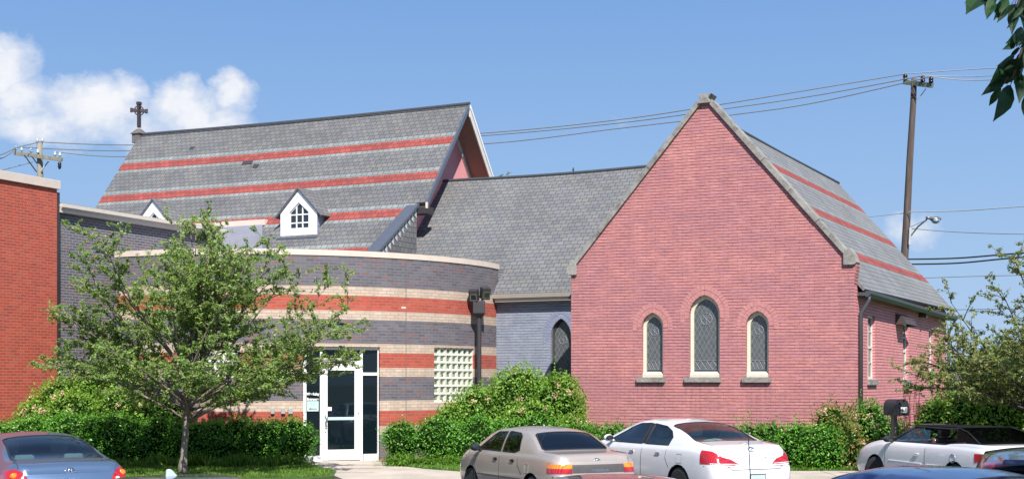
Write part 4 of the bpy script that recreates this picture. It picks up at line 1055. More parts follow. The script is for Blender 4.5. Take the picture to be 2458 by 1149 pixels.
L_GRASS = leafmat('grass_blade', [(0, (.075, .18, .022)), (.5, (.13, .27, .038)), (.9, (.21, .35, .065)), (1, (.34, .38, .13))], .4)
L_LIRI = leafmat('liriope_blade', [(0, (.07, .17, .02)), (.5, (.12, .26, .03)), (1, (.24, .38, .08))], .35)
L_NEAR = leafmat('near_leaf', [(0, (.007, .03, .008)), (1, (.02, .065, .013))], .18, .55)  # hanging leaves darkened in colour, standing for the shade they hang in
L_FAR = leafmat('far_leaf', [(0, (.04, .075, .03)), (1, (.09, .14, .05))], .2)
M['bark'] = wood('grey_bark', (.10, .08, .068), (.30, .25, .205)); M['barkd'] = wood('dark_bark', (.035, .028, .024), (.09, .07, .055))
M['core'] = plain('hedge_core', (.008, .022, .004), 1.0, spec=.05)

def grow_tree(name, label, base, fork, limbs, leafm, barkm, trunk_r, leaf=.055, dens=1.0, sec=11, cat='tree', flat=.25, start=.30, zmin=None):
    t = thing(name, label, cat, base)
    tb = MB(); n = 7
    path = [base.lerp(fork, i/n) + Vector((random.gauss(0, .012), random.gauss(0, .012), 0)) for i in range(n+1)]; path[-1] = fork
    tb.tube(path, [trunk_r*(1.25 - .45*min(1, i/2) - .12*i/n) for i in range(n+1)], 12)
    lead = fork + ZDIR*1.35 + Vector((.05, .02, 0)); tb.tube([fork - ZDIR*.05, fork + ZDIR*.6 + Vector((-.03, 0, 0)), lead], [trunk_r*.62, trunk_r*.45, trunk_r*.2], 8)
    C, Dv = [], []
    for (az, el, ln, z0) in limbs:
        st = fork - ZDIR*z0; dr = Vector((math.cos(az)*math.cos(el), math.sin(az)*math.cos(el), math.sin(el)))
        m = 9; p = [st]; d = dr.copy(); seg = ln/m
        curl = random.uniform(-.05, .03)
        for i in range(m):
            d = (d + Vector((random.gauss(0, .07), random.gauss(0, .07), random.gauss(curl, .05)))).normalized(); p.append(p[-1] + d*seg)
        r0 = trunk_r*random.uniform(.22, .36)*(.6+.4*ln/4)
        tb.tube(p, [r0*(1-.9*i/m)+.004 for i in range(m+1)], 6)
        for k in range(sec):
            f = start + (1-start)*(k+random.random())/sec; i = min(m-1, int(f*m)); q = p[i].lerp(p[i+1], f*m-i)
            md = (p[i+1]-p[i]).normalized(); side = Vector((random.gauss(0, 1), random.gauss(0, 1), random.gauss(.08, flat))); side = (side - md*side.dot(md)*.7).normalized()
            sl = ln*random.uniform(.14, .36)*(1.15-.6*f); sd_ = (side + md*.75).normalized()
            sp = [q, q + sd_*sl*.5 + ZDIR*random.uniform(-.02, .05), q + sd_*sl + ZDIR*random.uniform(-.05, .12)]
            tb.tube(sp, [.012, .008, .003], 4)
            tw = max(3, int(sl/.11))
            for j in range(tw):
                g = (j+.6)/tw; a = sp[0].lerp(sp[1], min(1, g*2)) if g < .5 else sp[1].lerp(sp[2], g*2-1)
                td = (Vector(rng.normal(size=3)) * Vector((1, 1, .32)) + sd_*.8).normalized(); tl = random.uniform(.10, .30)
                cnt = int(random.uniform(9, 17)*dens)
                for _ in range(cnt):
                    u = random.random(); C.append(a + td*tl*u + Vector(rng.normal(size=3))*.022); Dv.append(td + Vector(rng.normal(size=3))*.6)
    C = np.array([tuple(x) for x in C]); Dv = np.array([tuple(x) for x in Dv])
    N = rv(len(C))*.6 + np.array([.1, -.3, .85])
    tb.build('trunk', barkm, t, smooth=True, uv='none')
    leaves('crown', C, Dv, N, rng.uniform(.7, 1.25, len(C))*leaf, leafm, t)
    return t
YT = 29.8
tbase = G(437, 1140); tfork = P(452, 975, YT)
limbs = []
for k in range(17): limbs.append((2*PI*k/17 + random.uniform(-.2, .2), R(random.uniform(20, 31)), random.uniform(2.85, 3.35), random.uniform(0, .35)))
for k in range(16): limbs.append((2*PI*k/16 + random.uniform(-.25, .25), R(random.uniform(32, 54)), random.uniform(3.3, 4.0), random.uniform(-.75, .1)))
for k in range(10): limbs.append((-1.5 + 3.0*k/9 + random.uniform(-.15, .15), R(random.uniform(60, 84)), random.uniform(2.4, 3.2), random.uniform(-1.2, -.5)))
limbs += [(PI+.1, R(25), 3.3, .05), (-.05, R(22), 4.4, .1), (.12, R(30), 4.3, 0), (PI-.15, R(38), 3.4, 0), (1.3, R(86), 4.15, 0), (.3, R(80), 4.1, 0), (1.0, R(70), 4.3, 0), (PI-.3, R(30), 3.2, .1), (PI+.35, R(36), 3.4, 0), (PI+.1, R(45), 3.7, 0), (-.25, R(17), 4.0, .1), (.3, R(19), 3.9, .1), (-.15, R(38), 4.0, 0)]
grow_tree('small_tree', 'small spreading tree with airy green crown in front of the curved building', tbase, tfork, limbs, L_TREE, M['bark'], .098, leaf=.064, dens=2.15, sec=14, start=.27)
# tree at the right edge
YR = 28.2
rb = Vector(((2556-PX0)/FP*YR, YR, 0)); rf = Vector(((2550-PX0)/FP*YR, YR, 1.15))
limbs = []
for k in range(12): limbs.append((2*PI*k/12 + random.uniform(-.2, .2), R(random.uniform(24, 36)), random.uniform(2.8, 3.3), random.uniform(0, .1)))
for k in range(10): limbs.append((2*PI*k/10 + random.uniform(-.25, .25), R(random.uniform(36, 55)), random.uniform(3.0, 3.7), 0))
for k in range(6): limbs.append((2*PI*k/6 + random.uniform(-.3, .3), R(random.uniform(60, 85)), random.uniform(3.4, 4.1), 0))
limbs += [(PI, R(26), 3.4, .0), (PI+.2, R(40), 3.3, 0), (PI-.25, R(33), 3.3, .0), (PI+.1, R(27), 3.3, .0)]
grow_tree('small_tree', 'small tree with olive and rust tinted leaves beside the chapel side wall', rb, rf, limbs, L_OLIVE, M['barkd'], .11, leaf=.066, dens=1.7, sec=16)

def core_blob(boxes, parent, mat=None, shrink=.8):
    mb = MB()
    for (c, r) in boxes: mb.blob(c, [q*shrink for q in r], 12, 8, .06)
    return mb.build('dark_shape', mat or M['core'], parent, smooth=True, uv='none')  # solid dark core, shade between the leaves put into its colour
def shell_points(blobs, dens, jitter=.10):
    out_c, out_n = [], []
    for c, r in blobs:
        r = np.array(r); area = 4*PI*((r[0]*r[1])**1.6/3+(r[0]*r[2])**1.6/3+(r[1]*r[2])**1.6/3)**(1/1.6)
        n = int(area*dens); u = rv(n); k = 1 - np.abs(rng.normal(0, jitter, n)); bump = 1 + .13*np.sin(u[:, 0]*9+c[0]*3)*np.sin(u[:, 1]*8+c[1])*np.cos(u[:, 2]*9) + rng.normal(0, .05, n)
        p = np.array(c) + u*r*(k*bump)[:, None]; nn = u/r; nn /= np.linalg.norm(nn, axis=1, keepdims=True)
        ok = p[:, 2] > .03
        out_c.append(p[ok]); out_n.append(nn[ok])
    return np.concatenate(out_c), np.concatenate(out_n)
def bush(name, label, cat, blobs, leafm, leaf=.07, dens=420, aspect=.5, group=None, flowers=None, sprigs=0, jitter=.12):
    blobs = [((b[0][0], b[0][1], b[0][2]), b[1]) for b in blobs]
    c0 = np.mean([b[0] for b in blobs], axis=0); t = thing(name, label, cat, (c0[0], c0[1], 0), group=group)
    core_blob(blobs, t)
    c, n = shell_points(blobs, dens, jitter)
    d = rv(len(c)) + n*.5; nn = n*.7 + rv(len(c))*.75 + np.array([0, 0, .35])
    sz = rng.uniform(.65, 1.3, len(c))*leaf
    if sprigs:     # loose shoots that break the outline
        ec, ed = [], []
        for _ in range(sprigs):
            b = blobs[random.randrange(len(blobs))]; u = rv(1)[0]; u[2] = abs(u[2])*.9+.15; p = np.array(b[0]) + u*np.array(b[1])*.95
            if p[2] < .2: continue
            g = u*.7 + np.array([0, 0, .7]) + rng.normal(0, .25, 3); g /= np.linalg.norm(g); ln = random.uniform(.12, .34)
            for k in range(random.randint(7, 13)): ec.append(p + g*ln*k/10 + rng.normal(0, .022, 3)); ed.append(g + rng.normal(0, .6, 3))
        ec = np.array(ec); ed = np.array(ed); c = np.concatenate([c, ec]); d = np.concatenate([d, ed]); nn = np.concatenate([nn, rv(len(ec)) + np.array([0, 0, .5])]); sz = np.concatenate([sz, rng.uniform(.6, 1.1, len(ec))*leaf])
    leaves('foliage', c, d, nn, sz, leafm, t, aspect=aspect)
    if flowers:
        fc, fd = [], []
        for _ in range(flowers):
            b = blobs[random.randrange(len(blobs))]; u = rv(1)[0]; u[1] = -abs(u[1]); u[2] = abs(u[2])*.8 + .1
            p = np.array(b[0]) + u*np.array(b[1])*1.02
            for k in range(34): fc.append(p + rng.normal(0, .045, 3)); fd.append(rng.normal(0, 1, 3))
        fc = np.array(fc); leaves('blossom', fc, np.array(fd), rv(len(fc)), rng.uniform(.03, .06, len(fc)), L_FLOWER, t, aspect=.8)
    return t
hx = lambda px, Y: (px-PX0)/FP*Y
def hedge_row(label, pts, h, r):
    pts = [Vector(p) for p in pts]; bl = []
    for a, b in zip(pts[:-1], pts[1:]):
        n = max(1, int((b-a).length/.5))
        for k in range(n):
            c = a.lerp(b, (k+random.uniform(.2, .8))/n); hh = h*random.uniform(.86, 1.08); rr = r*random.uniform(.85, 1.15)
            bl.append(((c.x, c.y+random.gauss(0, .06), hh*.52), (rr*1.05, rr, hh*.50)))
            if k % 2: bl.append(((c.x+.2, c.y-random.uniform(.12, .28), hh*.36), (rr*.8, rr*.75, hh*.36)))
    return bush('hedge', label, 'hedge', bl, L_HEDGE, .06, 560, .55, sprigs=len(bl)*5, jitter=.09)
hedge_row('long dark green clipped hedge behind the small tree and the silver blue coupe', [(-14.5, 33.1, 0), (-11, 33.4, 0), (-8, 33.5, 0), (-6.0, 33.6, 0), (-5.3, 33.7, 0)], 1.22, .62)
hedge_row('dark green clipped hedge between the glass entrance door and the big flowering bush', [(-3.05, 34.6, 0), (-2.2, 34.5, 0), (-.6, 34.35, 0), (1.0, 34.2, 0), (2.0, 33.9, 0)], 1.18, .56)
bush('flowering_bush', 'tall loose flowering bush with pale blossoms rising behind the long hedge beside the red annex', 'bush',
     [((hx(150, 36), 36.0, 1.25), (.85, .8, .95)), ((hx(230, 36), 36.2, 1.5), (1.0, .8, 1.0)), ((hx(330, 36), 36.0, 1.25), (1.0, .8, .85)), ((hx(410, 35), 35.4, 1.0), (.7, .6, .7)), ((hx(95, 36), 35.8, .9), (.6, .7, .75)), ((hx(390, 34.8), 34.75, 1.25), (.65, .35, .6)), ((hx(300, 35), 34.9, 1.2), (.9, .5, .75)), ((hx(180, 35), 34.9, 1.15), (.8, .5, .7))], L_BUSH, .085, 460, flowers=26, sprigs=110)
bush('flowering_bush', 'big bright green bush with faded pink blossoms between lamp post and pink wall', 'bush',
     [((hx(1150, 35.6), 35.7, 1.0), (.95, .8, .95)), ((hx(1250, 35.6), 35.6, 1.45), (.95, .85, 1.05)), ((hx(1340, 35), 35.0, 1.3), (.75, .8, 1.0)), ((hx(1290, 34.6), 34.7, .8), (1.1, .6, .8)), ((hx(1380, 34.4), 34.4, .6), (.5, .5, .6)), ((hx(1090, 35.3), 35.4, .75), (.6, .6, .75))], L_BUSH, .085, 460, flowers=20, sprigs=130)
bush('low_shrub', 'low green shrub against the pink wall behind the beige sedan', 'shrub', [((hx(1475, 33.3), 33.4, .45), (.62, .45, .6)), ((hx(1425, 33.6), 33.8, .45), (.4, .4, .5))], L_SHRUB, .08, 480, sprigs=20)
bush('low_shrub', 'row of rounded green shrub against the pink wall right of the white sedan', 'shrub', [((hx(1800, 32.4), 32.5, .48), (.5, .42, .58)), ((hx(1850, 32.2), 32.3, .5), (.5, .42, .6))], L_SHRUB, .08, 480, sprigs=24)
bush('low_shrub', 'dense dark rounded shrub at the corner of the pink wall', 'shrub', [((hx(1915, 31.9), 31.9, .5), (.55, .45, .62)), ((hx(1975, 31.7), 31.7, .48), (.6, .45, .6))], L_HEDGE, .07, 640, sprigs=20)
bush('nandina_shrub', 'loose yellow green shrub with reddish tips in front of the chapel downspout', 'shrub', [((hx(2000, 32.0), 32.1, .85), (.5, .4, .7)), ((hx(2030, 31.8), 31.8, .5), (.45, .4, .55))], L_RED, .075, 420, sprigs=70, flowers=4)
bush('flowering_shrub', 'loose green shrub with faded blossoms beside the mailbox', 'shrub', [((hx(2095, 32.2), 32.3, .85), (.5, .45, .75)), ((hx(2140, 31.6), 31.6, .55), (.42, .4, .65))], L_SHRUB, .08, 420, sprigs=70, flowers=9)
bush('tall_shrub', 'large dense green shrub behind the white convertible', 'shrub', [((hx(2260, 31.2), 31.4, .85), (.6, .7, .85)), ((hx(2330, 31), 31.3, 1.0), (.9, .8, 1.0)), ((hx(2420, 30.6), 31.0, 1.05), (1.0, .8, 1.0)), ((hx(2520, 30.6), 30.8, 1.05), (1.0, .8, 1.0)), ((hx(2620, 30.6), 30.8, 1.0), (1.0, .8, 1.0))], L_BUSH, .085, 520, sprigs=60)
def pebbles():
    mb = MB()
    for k in range(6): mb.blob((hx(2072, 31.6)+random.gauss(0, .09), 31.6+random.gauss(0, .05), .06+.10*k*.5), (.09, .08, .07), 8, 6, .18)
    return mb
tag(pebbles().build('rubble_stone', M['stone'], smooth=True), 'small heap of pale rough stones at the foot of the shrub by the downspout', 'stones')

# grass: blades on the visible lawn
def blades(name, regions, leafm, parent=None):
    C, Dv, S = [], [], []
    for (poly, dens, h, leanv) in regions:
        xs_ = [p[0] for p in poly]; ys_ = [p[1] for p in poly]
        n = int((max(xs_)-min(xs_))*(max(ys_)-min(ys_))*dens); x = rng.uniform(min(xs_), max(xs_), n); y = rng.uniform(min(ys_), max(ys_), n)
        ins = np.zeros(n, bool); j = len(poly)-1
        for i in range(len(poly)):
            xi, yi, xj, yj = *poly[i], *poly[j]
            c = ((yi > y) != (yj > y)) & (x < (xj-xi)*(y-yi)/((yj-yi) or 1e-9)+xi); ins ^= c; j = i
        x, y = x[ins], y[ins]; m = len(x); hh = rng.uniform(.55, 1.2, m)*h*(.8+.4*np.sin(x*3+y*2)**2)
        d = np.stack([rng.normal(0, leanv, m), rng.normal(0, leanv, m), np.ones(m)], 1); d /= np.linalg.norm(d, axis=1, keepdims=True)
        C.append(np.stack([x, y, np.zeros(m)], 1) + d*hh[:, None]*.48); Dv.append(d); S.append(hh)
    C, Dv, S = map(np.concatenate, (C, Dv, S)); n = np.stack([rng.normal(size=len(C)), rng.normal(size=len(C)), np.zeros(len(C))], 1)
    return leaves(name, C, Dv, n, S, leafm, parent, aspect=.14, fold=.05)
lawn_poly = [(-13, 28.0), (-6.5, 28.7), (-4.35, 29.1), (-3.98, 29.7), (-4.15, 31.3), (-4.95, 33.0), (-13, 33.0)]
lr = [(-1.25, 31.05), (-1.5, 31.4), (-2.1, 32.05), (-2.9, 33.3), (-3.0, 33.9), (3, 33.6), (8.2, 32.2), (8.2, far_edge(8)+.03), (2, far_edge(2)+.03)]
tag(blades('lawn_grass', [(lawn_poly, 1300, .085, .4), (lr, 1200, .085, .4), ([(8.2, 31.3), (13, 31.6), (13, 34), (8.2, 34)], 500, .1, .4)], L_GRASS), kind='stuff')
tag(blades('tall_border_grass', [([(-8.6, 32.3), (-5.6, 32.2), (-5.5, 32.9), (-8.6, 33.0)], 900, .30, .45), ([(-12, 32.3), (-8.6, 32.3), (-8.6, 32.9), (-12, 33)], 500, .22, .45)], L_GRASS), kind='stuff')
def clump(label, pts, n, h):
    t = thing('grass_clump', label, 'ornamental grass', (pts[0][0], pts[0][1], 0), group='ornamental grass along the walk')
    C, Dv, S, N = [], [], [], []
    for (x, y) in pts:
        for _ in range(n):
            a = random.uniform(0, 2*PI); e = random.uniform(.25, 1.3); d0 = np.array([math.cos(a)*math.cos(e), math.sin(a)*math.cos(e), math.sin(e)]); L = h*random.uniform(.7, 1.25); p = np.array([x+random.gauss(0, .13), y+random.gauss(0, .09), 0.0])
            for k in range(3):
                dd = d0 + np.array([0, 0, -.45*k]); dd /= np.linalg.norm(dd); C.append(p + dd*L/6); Dv.append(dd); S.append(L/3*1.15); N.append([math.cos(a)*-.3, math.sin(a)*-.3, 1]); p = p + dd*L/3
    leaves('blades', np.array(C), np.array(Dv), np.array(N), np.array(S), L_LIRI, t, aspect=.16, fold=.03)
x0 = -2.85
clump('bright arching grass clump at the hedge corner right of the door', [(x0+.12*i, 33.25-.05*i) for i in range(5)], 90, .42)
clump('bright green ornamental grass band below the right hedge', [(-2.2+.22*i, 33.0+.02*i) for i in range(8)], 80, .40)
clump('bright green grass tufts at the end of the left hedge', [(-5.75+.16*i, 32.75+.03*i) for i in range(5)], 80, .38)
clump('grass tufts below the dark shrub at the pavement edge', [(6.2+.25*i, 31.55) for i in range(5)], 50, .26)

# branch hanging into the picture from a tree that stands just outside the frame
def near_leaf(mb, base, d, n, L):
    d = Vector(d).normalized(); n = Vector(n); s = d.cross(n).normalized(); n = s.cross(d)
    prof = [(0, 0), (.12, .13), (.32, .25), (.55, .26), (.75, .16), (.9, .055), (1, 0)]
    mid = [base + d*L*t - n*L*.22*t*t for t, w in prof]
    for i in range(len(prof)-1):
        w0, w1 = prof[i][1]*L*.62, prof[i+1][1]*L*.62
        for sg in (-1, 1):
            q = [mid[i], mid[i+1], mid[i+1] + s*sg*w1 + n*w1*.25, mid[i] + s*sg*w0 + n*w0*.25]
            if w0 < 1e-6: q = q[:3]
            elif w1 < 1e-6: q = [mid[i], mid[i+1], mid[i] + s*sg*w0 + n*w0*.25]
            mb.face(q if sg > 0 else q[::-1])
YB = 5.8
nb = Vector((6.6, 6.6, LOT))
bt = thing('shade_tree', 'dark leafy branch of big pointed leaves hanging in front of the overhead lines', 'tree', nb)
wb = MB(); top = Vector((6.4, 6.4, 5.0)); hub = Vector((4.1, 6.3, 5.4))
wb.tube([nb, nb + Vector((.02, 0, 2)), nb + Vector((-.05, -.05, 3.6)), top], [.24, .2, .17, .12], 12); wb.tube([top, (top+hub)/2 + Vector((0, 0, .12)), hub], [.09, .07, .045], 8)
tw = [[hub, Vector((3.3, 6.3, 4.6)), P(2470, -60, YB+.1), P(2440, 20, YB)], [Vector((3.3, 6.3, 4.6)), P(2520, 60, YB), P(2455, 120, YB), P(2430, 190, YB)], [P(2520, 60, YB), P(2490, 170, YB+.1), P(2462, 262, YB+.1)], [P(2470, -60, YB+.1), P(2420, -50, YB), P(2360, -8, YB)]]
for p in tw: wb.tube(p, [.02*(1-.75*i/(len(p)-1)) for i in range(len(p))], 6)
lb = MB()
spec = [(2436, 12, 2428, 72, .7), (2425, 15, 2395, 48, .6), (2405, 3, 2384, 33, .4), (2375, -2, 2352, 20, .35), (2385, 5, 2370, 30, .3), (2418, -5, 2400, 35, .5), (2448, 5, 2452, 45, .5), (2360, -10, 2330, 4, .3), (2455, 20, 2470, 60, .5),
        (2458, 75, 2440, 98, .4), (2452, 88, 2444, 106, .35), (2438, 106, 2415, 115, .3), (2446, 112, 2425, 142, .5), (2436, 132, 2405, 160, .6), (2425, 148, 2392, 190, .65), (2448, 140, 2420, 176, .6), (2455, 125, 2460, 165, .5), (2447, 160, 2442, 200, .5), (2452, 178, 2452, 232, .7), (2440, 172, 2412, 186, .4),
        (2430, 184, 2395, 196, .45), (2412, 192, 2364, 219, .6), (2404, 210, 2370, 256, .65), (2426, 204, 2405, 276, .85), (2462, 245, 2446, 288, .45), (2460, 232, 2456, 270, .45), (2326, -30, 2328, 14, .3), (2466, 150, 2480, 200, .6), (2470, 30, 2490, 90, .6)]
for (xa, ya, xb, yb, w) in spec:
    a = P(xa, ya, YB + random.uniform(-.12, .12)); b = P(xb, yb, YB + random.uniform(-.12, .12)); d = b-a
    near_leaf(lb, a, d, Vector((random.gauss(0, .35), -1, random.gauss(.2, .3))), d.length*1.02)
    wb.tube([a, a - d.normalized()*.03 + Vector((.01, 0, .02))], .0022, 4)
for (xa, ya), (xb, yb), cnt in (((2490, 70), (2450, 125), 12), ((2475, 120), (2440, 185), 14), ((2500, 150), (2466, 255), 10), ((2480, -30), (2445, 25), 14), ((2430, -45), (2368, -2), 12)):
    for _ in range(cnt):      # small leaves crowded along the hanging twigs
        t_ = random.random(); a = P(xa+(xb-xa)*t_+random.gauss(0, 8), ya+(yb-ya)*t_+random.gauss(0, 8), YB + random.gauss(0, .12))
        near_leaf(lb, a, (random.gauss(-.35, .5), random.gauss(0, .5), random.gauss(-.9, .4)), (random.gauss(0, .5), -1, random.gauss(.2, .4)), random.uniform(.045, .10))
for st, en, cnt in [(hub, Vector((3.0, 3.9, 5.9)), 900), (hub, Vector((2.6, 4.8, 5.8)), 500), (hub, Vector((4.6, 4.6, 6.6)), 500), (top, Vector((6.2, 4.6, 7.0)), 400), (top, Vector((7.6, 7.6, 7.2)), 400), (top, Vector((5.4, 8.0, 7.0)), 400), (hub, Vector((3.6, 7.6, 6.6)), 350)]:
    ln = (en-st).length; m1 = st.lerp(en, .5) + Vector((0, 0, .18*ln)); wb.tube([st, m1, en], [.04, .028, .01], 6)      # rest of the crown, unseen, massed sunward to shade the hanging branch
    for k in range(14):
        f = random.uniform(.3, 1); a = (st.lerp(m1, f*2) if f < .5 else m1.lerp(en, f*2-1)); d = Vector((random.gauss(0, 1), random.gauss(0, 1), random.gauss(.1, .4))).normalized()*random.uniform(.4, .9); b = a + d
        wb.tube([a, a.lerp(b, .5) + Vector((0, 0, .05)), b], [.012, .008, .003], 4)
        for _ in range(cnt//14):
            g = random.random(); q = a.lerp(b, g) + Vector((random.gauss(0, .09), random.gauss(0, .09), random.gauss(-.03, .07)))
            if q.z > PY0/FP*q.y + EYE + .25: near_leaf(lb, q, d*.5 + Vector((random.gauss(0, .5), random.gauss(0, .5), -.5)), (random.gauss(0, .4), random.gauss(0, .4), 1), random.uniform(.1, .19))
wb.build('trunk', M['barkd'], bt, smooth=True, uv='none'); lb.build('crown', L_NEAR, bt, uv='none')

# distant things
def far_tree(label, x, y, h, r, name='distant_tree'):
    t = thing(name, label, 'tree', (x, y, LOT)); tr = MB().tube([(x, y, LOT), (x, y, LOT+h*.6)], [h*.03, h*.015], 8).build('trunk', M['barkd'], t)
    bl = [((x+random.uniform(-.5, .5)*r, y+random.uniform(-.5, .5)*r, LOT+h*random.uniform(.45, .85)), (r*.6, r*.6, h*.2)) for _ in range(7)] + [((x, y, LOT+h*.78), (r*.55, r*.55, h*.22))]
    c, n = shell_points(bl, 28, .2); leaves('crown', c, rv(len(c)), n + rv(len(c))*.7, rng.uniform(.2, .42, len(c)), L_FAR, t, aspect=.6)
far_tree('treetop just showing above the ridge of the middle roof', P(1212, 430, 62).x, 62, P(1212, 424, 62).z - LOT, 1.1)
far_tree('distant tree in the gap right of the dark gate', P(2345, 850, 95).x, 95, 3.9, 2.6)
far_tree('distant tree at the right edge behind the olive tree', P(2440, 850, 110).x, 110, 5.0, 3.2)
hs = thing('distant_house', 'pale distant house far behind the olive tree', 'house', (P(2385, 900, 130).x, 130, LOT))
hc_ = P(2395, 900, 130)
mb = MB().box((hc_.x, 132, 1.6), (7, 5, 3.4)); mb.build('wall', M['white'], hs)
mb = MB(); mb.prism([(hc_.x-4, 129, 3.3), (hc_.x+4, 129, 3.3), (hc_.x, 129, 4.6)], (0, 6, 0)); mb.build('roof', M['lead'], hs)

# ------------------------------------------------------------------ cars
M['tyre'] = plain('tyre_rubber', (.022, .022, .023), .8, bump=.2); M['alloy'] = plain('alloy_wheel', (.5, .5, .52), .3, .9)
M['trim'] = plain('black_rubber_trim', (.018, .018, .02), .55); M['seat'] = plain('grey_seat_fabric', (.09, .08, .08), .9); M['seatl'] = plain('pale_seat_fabric', (.55, .62, .60), .85)
M['cabin'] = plain('cabin_plastic', (.035, .035, .04), .7); M['chrome'] = plain('chrome', (.75, .76, .78), .12, 1.0, var=.02); M['seam'] = plain('panel_seam', (.02, .02, .022), .8)
M['glass'] = glassmat('car_glass', (.34, .44, .46)); M['glassc'] = glassmat('clear_car_glass', (.62, .72, .74))
def lampmat(name, col, rough=.12):
    t = NT(name); o = t.obj(); w = t.n('ShaderNodeTexWave', {'Scale': 9.0, 'Distortion': .5}); t.put(w.inputs['Vector'], o)
    t.set(col=t.mix(1.0, col, t.ramp(w.outputs[1], [(.2, (.75,)*3), (.8, (1.25,)*3)]), 'MULTIPLY'), rough=rough, coat=1.0, coatr=.03); return t.m
M['redlamp'] = lampmat('red_lamp_lens', (.42, .012, .018)); M['amber'] = lampmat('amber_lamp_lens', (.75, .22, .015)); M['clearlamp'] = lampmat('clear_lamp_lens', (.7, .68, .66))
M['plate'] = plain('licence_plate', (.52, .62, .72), .4, var=.05); M['greytrim'] = plain('grey_garnish', (.075, .07, .07), .6)

def herm(pts):
    xs_ = np.array([p[0] for p in pts], float); ys_ = np.array([p[1] for p in pts], float); n = len(xs_)
    dl = np.diff(ys_)/np.diff(xs_); m = np.zeros(n); m[0], m[-1] = dl[0], dl[-1]
    for i in range(1, n-1):
        m[i] = 0 if dl[i-1]*dl[i] <= 0 else 2*dl[i-1]*dl[i]/(dl[i-1]+dl[i])
    def f(x):
        x = min(max(x, xs_[0]), xs_[-1]); i = min(int(np.searchsorted(xs_, x, side='right'))-1, n-2); i = max(i, 0)
        h = xs_[i+1]-xs_[i]; t = (x-xs_[i])/h
        return float((2*t**3-3*t*t+1)*ys_[i] + (t**3-2*t*t+t)*h*m[i] + (-2*t**3+3*t*t)*ys_[i+1] + (t**3-t*t)*h*m[i+1])
    return f

